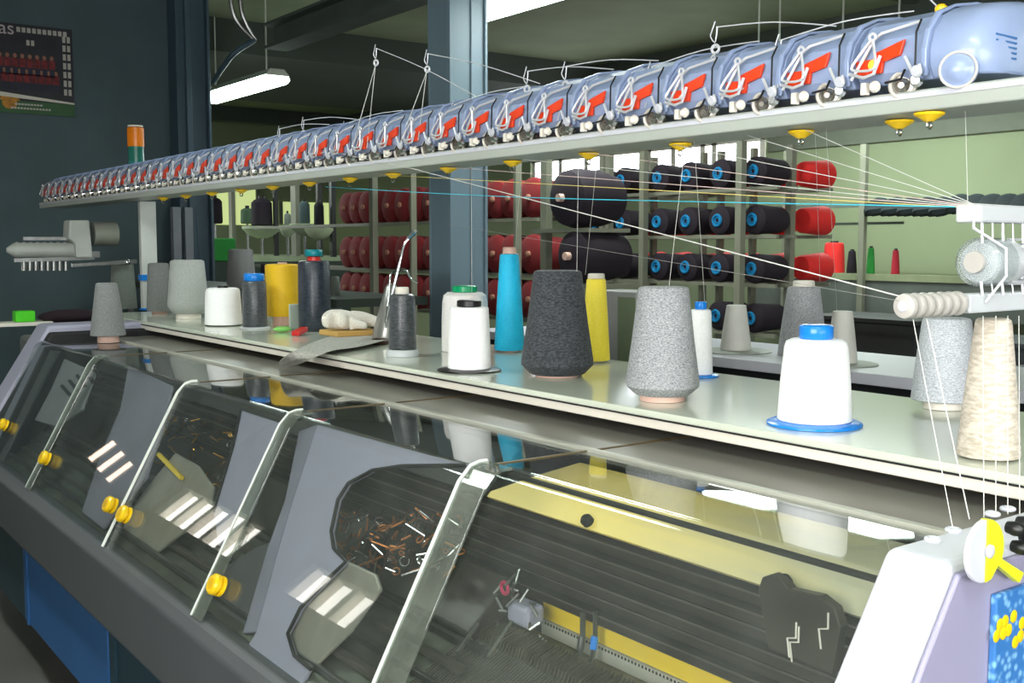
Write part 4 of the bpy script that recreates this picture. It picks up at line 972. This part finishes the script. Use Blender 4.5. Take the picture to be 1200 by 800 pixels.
t = thing('yarn_rack', (XR+.3,4.6,0), 'grey-green metal rack of purple-black cones with blue rims, right of centre', 'rack')
ycols = [at(px,258,x=XR).y for px in (697,727,770,804,841,882)]
zrows = [at(804,206,x=XR).z, at(804,259,x=XR).z, at(804,313,x=XR).z, at(841,370,x=XR).z]
for px, w in ((638,.03),(706,.024),(713,.024),(753,.028),(866,.03),):
    p = at(px,260,x=XR-.06); MB().box((XR-.08,p.y-w,0),(XR-.04,p.y+w*.4,2.14)).build('rack_post', M_rackm, t)
for px, w in ((764,.02),(822,.02),(842,.02),(880,.02),(923,.03)):
    p = at(px,260,x=XR+.32); MB().box((XR+.31,p.y-w,0),(XR+.35,p.y+w*.4,2.14)).build('rack_post', M_rackm, t)
for z in zrows:
    for x in (XR+.03, XR+.18, XR+.48): MB().bar((x,ycols[-1]-.15,z-.0925),(x,6.4,z-.0925),.02,.02).build('rack_rail', M_rackm, t)
first = None
rl = ['top','second','third','lowest']; cl = ['leftmost','second','third','fourth','fifth','rightmost']
for r_, z in enumerate(zrows):
    for c_, y in enumerate(ycols):
        if r_ == 3 and c_ < 4: continue
        lab = 'purple-black cone with a blue rim lying in the rack, %s row, %s in its row' % (rl[r_], cl[c_])
        if first is None: first = hcone('horizontal_cone', lab, (XR,y,z), .24, .082, .072, Y_blk, pbr('blue_rim',(20,120,170),.4), 'blue-rimmed cones in the rack'); o = first
        else: o = copy_tree(first); o.location = (XR,y,z)
        o['label'] = lab
firstr = None
for r_, z in enumerate(zrows[:3]):
    for c_, y in enumerate(ycols):
        lab = 'red cone on the back of the rack, %s row, behind the %s black cone' % (rl[r_], cl[c_])
        if firstr is None: firstr = hcone('red_cone', lab, (XR+.62,y,z+.0), .22, .085, .072, Y_bred, None, 'red cones behind the blue-rimmed ones', direction=-1); o = firstr
        else: o = copy_tree(firstr); o.location = (XR+.62,y,z+.0)
        o['label'] = lab
# big purple-black packages and the dark red rack at the left of it
XQ = 3.75
t = thing('yarn_rack', (XQ+.2,6.2,0), 'grey-green rack of dark red cones behind the steel column', 'rack')
for px, w in ((437,.035),(484,.012),(606,.015),(639,.035)):
    p = at(px,260,x=XQ-.13); MB().box((XQ-.15,p.y-w,0),(XQ-.11,p.y+w*.5,2.1)).build('rack_post', M_rackm, t)
rz_ = [at(470,240,x=XQ).z, at(470,296,x=XQ).z, at(470,341,x=XQ).z]
for z in rz_:
    MB().bar((XQ+.02,4.9,z-.123),(XQ+.02,8.9,z-.123),.02,.02).build('rack_rail', M_rackm, t)
    MB().bar((XQ+.2,4.9,z-.118),(XQ+.2,8.9,z-.118),.02,.02).build('rack_rail', M_rackm, t)
ycl = [at(px,240,x=XQ).y for px in (403,414,426,440,454,469,485,502,520,540,560,578,596,620)]
f3 = None
for r_, z in enumerate(rz_):
    for c_, y in enumerate(ycl):
        lab = 'dark red cone on the red rack, %s row, %s from the left' % (['top','middle','bottom'][r_], ORD[c_].replace('nearest','first'))
        if f3 is None: f3 = hcone('red_cone', lab, (XQ,y,z), .30, .115, .09, Y_red, None, 'dark red cones on the left rack'); o = f3
        else: o = copy_tree(f3); o.location = (XQ,y,z)
        o['label'] = lab
rk_ = t
for k, (px, py, r_) in enumerate(((668,232,.15),(676,300,.135))):
    p = at(px,py,x=3.55)
    MB().box((p.x-.02,p.y-.17,p.z-r_*1.03-.02),(p.x+.26,p.y+.3,p.z-r_*1.03)).build('rack_shelf', M_rackm, rk_)
    t = thing('yarn_package', p, 'bulging purple-black yarn package, %s of the pair left of the blue-rimmed rack' % ('upper','lower')[k], 'yarn package')
    MB().lathe(p+Vector((-.05,0,0)),p+Vector((.30,0,0)),[(0,r_*.6),(.08,r_*.92),(.25,r_*1.02),(.7,r_*.95),(.95,r_*.8),(1,r_*.5)],28).build('yarn_body', Y_blk, t, smooth=True)
    MB().cyl(p+Vector((-.08,0,0)),p+Vector((-.05,0,0)),.02).build('core_tube', M_core, t, smooth=True)
# hanging cone tube by the cyan cone (pale rods)
# ------------------------------------------------------------------ spool shelf on the back wall
XS = 7.3
t = thing('wall_shelf', (XS,4.8,1.36), 'long pale shelf with metal posts against the green back wall', 'shelf')
zsf = at(1040,321,x=XS).z
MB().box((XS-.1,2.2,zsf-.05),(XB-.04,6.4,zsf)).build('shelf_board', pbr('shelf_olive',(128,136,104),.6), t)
MB().box((XS-.09,2.2,zsf-.32),(XB-.04,6.4,zsf-.051)).build('shelf_side', pbr('shelf_side_grey',(84,90,84),.6), t)  # darker grey panel below the shelf board
for px in (1012,922): 
    p = at(px,250,x=XS-.12); MB().box((XS-.14,p.y-.02,0),(XS-.1001,p.y+.03,2.35)).build('shelf_post', M_rackm, t)
zb = at(1000,241,x=XS).z
MB().bar((XS-.05,2.2,zb),(XS-.05,6.2,zb),.04,.03).build('hanging_rail', pbr('rail_dark',(84,92,84),.5), t)
MB().bar((XS+.05,5.0,zb-.14),(XS+.05,6.1,zb-.14),.03,.02).build('hanging_rail', pbr('rail_dark',(84,92,84),.5), t)
for px, py, w, h, mat, lab in ((977,318,12.5,37,Y_bred,'stout bright red cone on the wall shelf'),(998,317,6,28,Y_blk,'small black cone on the wall shelf beside the red one'),(1020,320,5,32,Y_grn,'slim green cone on the wall shelf behind the post'),(1049,321,5,30,yarn('crimson_yarn',(150,20,40),(180,30,54)),'slim crimson cone standing alone on the wall shelf')):
    p = at(px,py,x=XS); s = mpp(p)
    cone('yarn_cone',lab,'yarn cone',(XS,p.y,zsf+.0005),h*s,w*s,w*s*(.9 if w>10 else .7),mat,core=M_black,core_t=2*s,core_r=.4,group='cones on the wall shelf',n=24,shoulder=.12)
t1 = None
for i, px in enumerate(range(1034,1216,19)):
    p = at(px,243 if px<1120 else 240,x=XS-.12)
    lab = 'dark drooping skein hanging from the wall rail, %s from the left' % ORD[i].replace('nearest','first')
    if t1 is None:
        vs = MB()
        for k in range(4):
            vs.tube(curve_pts([(p.x-.01*k,p.y+.15-.012*k,p.z-.055),(p.x-.01*k,p.y+.08,p.z+.015-.012*k),(p.x-.01*k,p.y-.01,p.z+.03-.014*k),(p.x-.01*k,p.y-.07,p.z+.0)],4),[.016,.028,.038,.046,.05,.05,.05,.048,.044,.038,.03,.02,.012],8)
        t1 = vs.build('hanging_skein', pbr('dark_skein',(32,42,44),.9,var=.3), smooth=True, origin=p); o = t1
    else:
        o = t1.copy(); COL.objects.link(o); o.location = p
    tag(o, lab, 'skein', 'dark skeins on the wall rail')
# clutter between rear table and wall shelf
for (x, y0, y1, z, col, nm, lab, cat) in ((5.6,2.6,3.6,1.06,(64,70,74),'storage_crate','dark grey crate low behind the pale heather cone','crate'),(5.9,3.9,4.7,1.12,(46,50,50),'storage_crate','blackish crate left of the rack foot','crate'),
     (4.2,1.3,2.3,1.10,(78,84,88),'storage_crate','grey crate below the ribbed eyelet bar','crate'),(3.9,.4,1.1,1.12,(40,66,120),'storage_crate','blue crate at the right photo edge behind the beige cone','crate')):
    t = thing(nm,(x,y0,0),lab,cat); m_ = pbr('crate_%d%d'%(col[0],col[2]),col,.6)
    b = MB(); b.box((x,y0,0),(x+.5,y1,z-.03)); b.build('crate_body', m_, t, bevel=.01)
    MB().box((x-.02,y0-.02,z-.0295),(x+.52,y1+.02,z)).build('crate_rim', m_, t, bevel=.005)
# ------------------------------------------------------------------ far machines with cones on dishes, left of the column
XT = 4.0
t = thing('far_machine', (XT+.4,10,0), 'dark far machine under the dish shelf, beyond the teal pillar', 'machine')
zt = at(307,300,x=XT).z
MB().box((XT-.1,9.3,.3),(XT+.9,13.6,zt-.05)).build('machine_body', pbr('far_body',(40,52,44),.6), t)
MB().box((XT-.15,9.3,zt-.05),(XT+.9,13.6,zt)).build('machine_top', pbr('far_top',(150,164,132),.5), t)
MB().bar((XT+.2,9.3,zt+.75),(XT+.2,13.6,zt+.75),.05,.05).build('creel_bar', M_rackm, t)
for px, w in ((272,.04),(346,.05),(323,.015),(374,.02),(390,.02)):
    p = at(px,250,x=XT+.2); MB().box((XT+.18,p.y-w,zt),(XT+.22,p.y+w,zt+.75)).build('creel_post', M_rackm if w>.02 else M_black, t)
for px, cy, w, h, mt, lab, dish in ((307,265,12.5,32,Y_blk,'maroon-black cone on a wide pale dish beyond the pillar',23),(252,262,9,30,Y_blk,'maroon cone half hidden by the teal pillar',0),(357,262,6.5,26,yarn('slate_yarn',(44,60,64),(66,84,86)),'slate coloured cone on a dish, left of the narrow black one',18),
        (374,267,6,30,pbr('black_yarn_plain',(14,12,18),.9),'narrow black cone at the left of the red rack',17),(337,264,4,14,Y_dim,'tiny dull green cone between two dishes',10),(290,262,8,18,yarn('moss_yarn',(60,84,64),(84,110,84)),'low moss green cone left of the maroon-black one',0)):
    p = at(px,cy,x=XT+.1); s = mpp(p)
    t = thing('yarn_cone', p, lab, 'yarn cone', 'cones on the far machine')
    MB().lathe(p, p+Vector((0,0,h*s)), [(0,w*s*.85),(.06,w*s),(.85,w*s*.95),(.95,w*s*.7),(1,w*s*.4)],22).build('yarn_body', mt, t, smooth=True)
    MB().cyl(p+Vector((0,0,h*s)),p+Vector((0,0,(h+3)*s)),w*s*.3).build('core_tube', M_black, t)
    if dish:
        MB().lathe(p-Vector((0,0,.0)), p-Vector((0,0,14*s)), [(0,dish*s),(.2,dish*s*1.0),(.7,dish*s*.7),(1,dish*s*.25)],26).build('dish', pbr('pale_dish',(176,188,158),.4), t, smooth=True)
    MB().cyl((p.x,p.y,zt+.0005),(p.x,p.y,p.z-.002-(14*s if dish else 0)),.012,n=10).build('cone_spindle', M_steel, t)
p = at(258,306,x=3.6)
tag(MB().box((p.x-.1,p.y-.12,p.z),(p.x+.1,p.y+.12,p.z+.2)).build('green_crate', pbr('crate_green',(20,120,40),.5), origin=p, bevel=.01), 'green plastic box behind the white spool by the pillar', 'box')
tag(MB().box((p.x-.14,p.y-.15,0),(p.x+.14,p.y+.15,p.z-.0005)).build('box_stand', pbr('far_body',(40,52,44),.6), origin=(p.x,p.y,0)), 'dark stand carrying the green plastic box', 'stand')
p = at(283,338,x=2.5); s = mpp(p)
tbl = thing('side_bench', (2.9,5.7,0), 'dark bench standing close behind the cone shelf', 'bench')
MB().box((2.35,4.6,p.z-.04),(2.85,8.0,p.z)).build('bench_top', pbr('far_body',(40,52,44),.6), tbl)
for yy in (4.7,7.9):
    for xx in (2.4,2.8): MB().box((xx-.02,yy-.02,0),(xx+.02,yy+.02,p.z-.0405)).build('leg', M_steel, tbl)
cone('yarn_cone','warm grey cone behind the dark blue-capped spool','yarn cone',(p.x,p.y,p.z+.0005),46*s,17*s,14*s,Y_mgrey,n=28)
for px, ty, w, mt, lab in ((393,318,6,Y_dim,'slim olive cone behind the tall blue-black spool'),(311,310,6,Y_blk,'black bobbin behind the yellow spool, left side')):
    q = at(px,340,x=2.55); s = mpp(q); cone('yarn_cone',lab,'yarn cone',(2.55,q.y,p.z+.0005),(340-ty)*s,w*s,w*s*.8,mt,n=20)

# ------------------------------------------------------------------ light, world, camera
wd = bpy.data.worlds.new('world'); bpy.context.scene.world = wd; wd.use_nodes = True
bg = wd.node_tree.nodes['Background']; bg.inputs[0].default_value = (.75,.85,1,1); bg.inputs[1].default_value = 1.0
def area(name, loc, rot, sx, sy, e, col=(1,1,1)):
    l = bpy.data.lights.new(name,'AREA'); l.shape = 'RECTANGLE'; l.size = sx; l.size_y = sy; l.energy = e; l.color = col
    o = bpy.data.objects.new(name, l); COL.objects.link(o); o.location = loc; o.rotation_euler = rot; return o
# light given down by the ceiling fixtures, two of them added for fill
for x, y, e_ in ((3.49,4.45,36),(3.54,8.55,16),(6.62,5.7,16),(6.68,4.68,16),(.4,-.2,26),(.2,3.6,26),(5.6,1.9,30),(1.6,12.3,330)):
    area('tube_light', (x,y,2.80), (0,0,0), .2, 1.35, e_, (.95,1,.96))
# fill from the two added windows near the camera, then back-window daylight
area('window_light', (XW+.03,0,1.85), (0,-PI/2,0), 1.2, 2.2, 62, (.97,.98,1))
area('window_light', (.8,YN+.03,1.7), (PI/2,0,0), 2.8, 1.4, 58, (.98,.98,1))
area('window_light', (XB-.05,8.5,2.45), (0,PI/2,0), .3, 3.4, 14, (.95,.97,1))
cam = bpy.data.cameras.new('camera'); cam.sensor_width = 36; cam.lens = FPX/1200*36; cam.clip_start = .02
co = bpy.data.objects.new('camera', cam); COL.objects.link(co); co.location = EYE
mw = Matrix((RT, UP, -FW)).transposed().to_4x4(); mw.translation = EYE; co.matrix_world = mw
bpy.context.scene.camera = co
vs_ = bpy.context.scene.view_settings; vs_.view_transform = 'Standard'; vs_.look = 'None'; vs_.gamma = 1; vs_.use_curve_mapping = False; vs_.exposure = 0.0
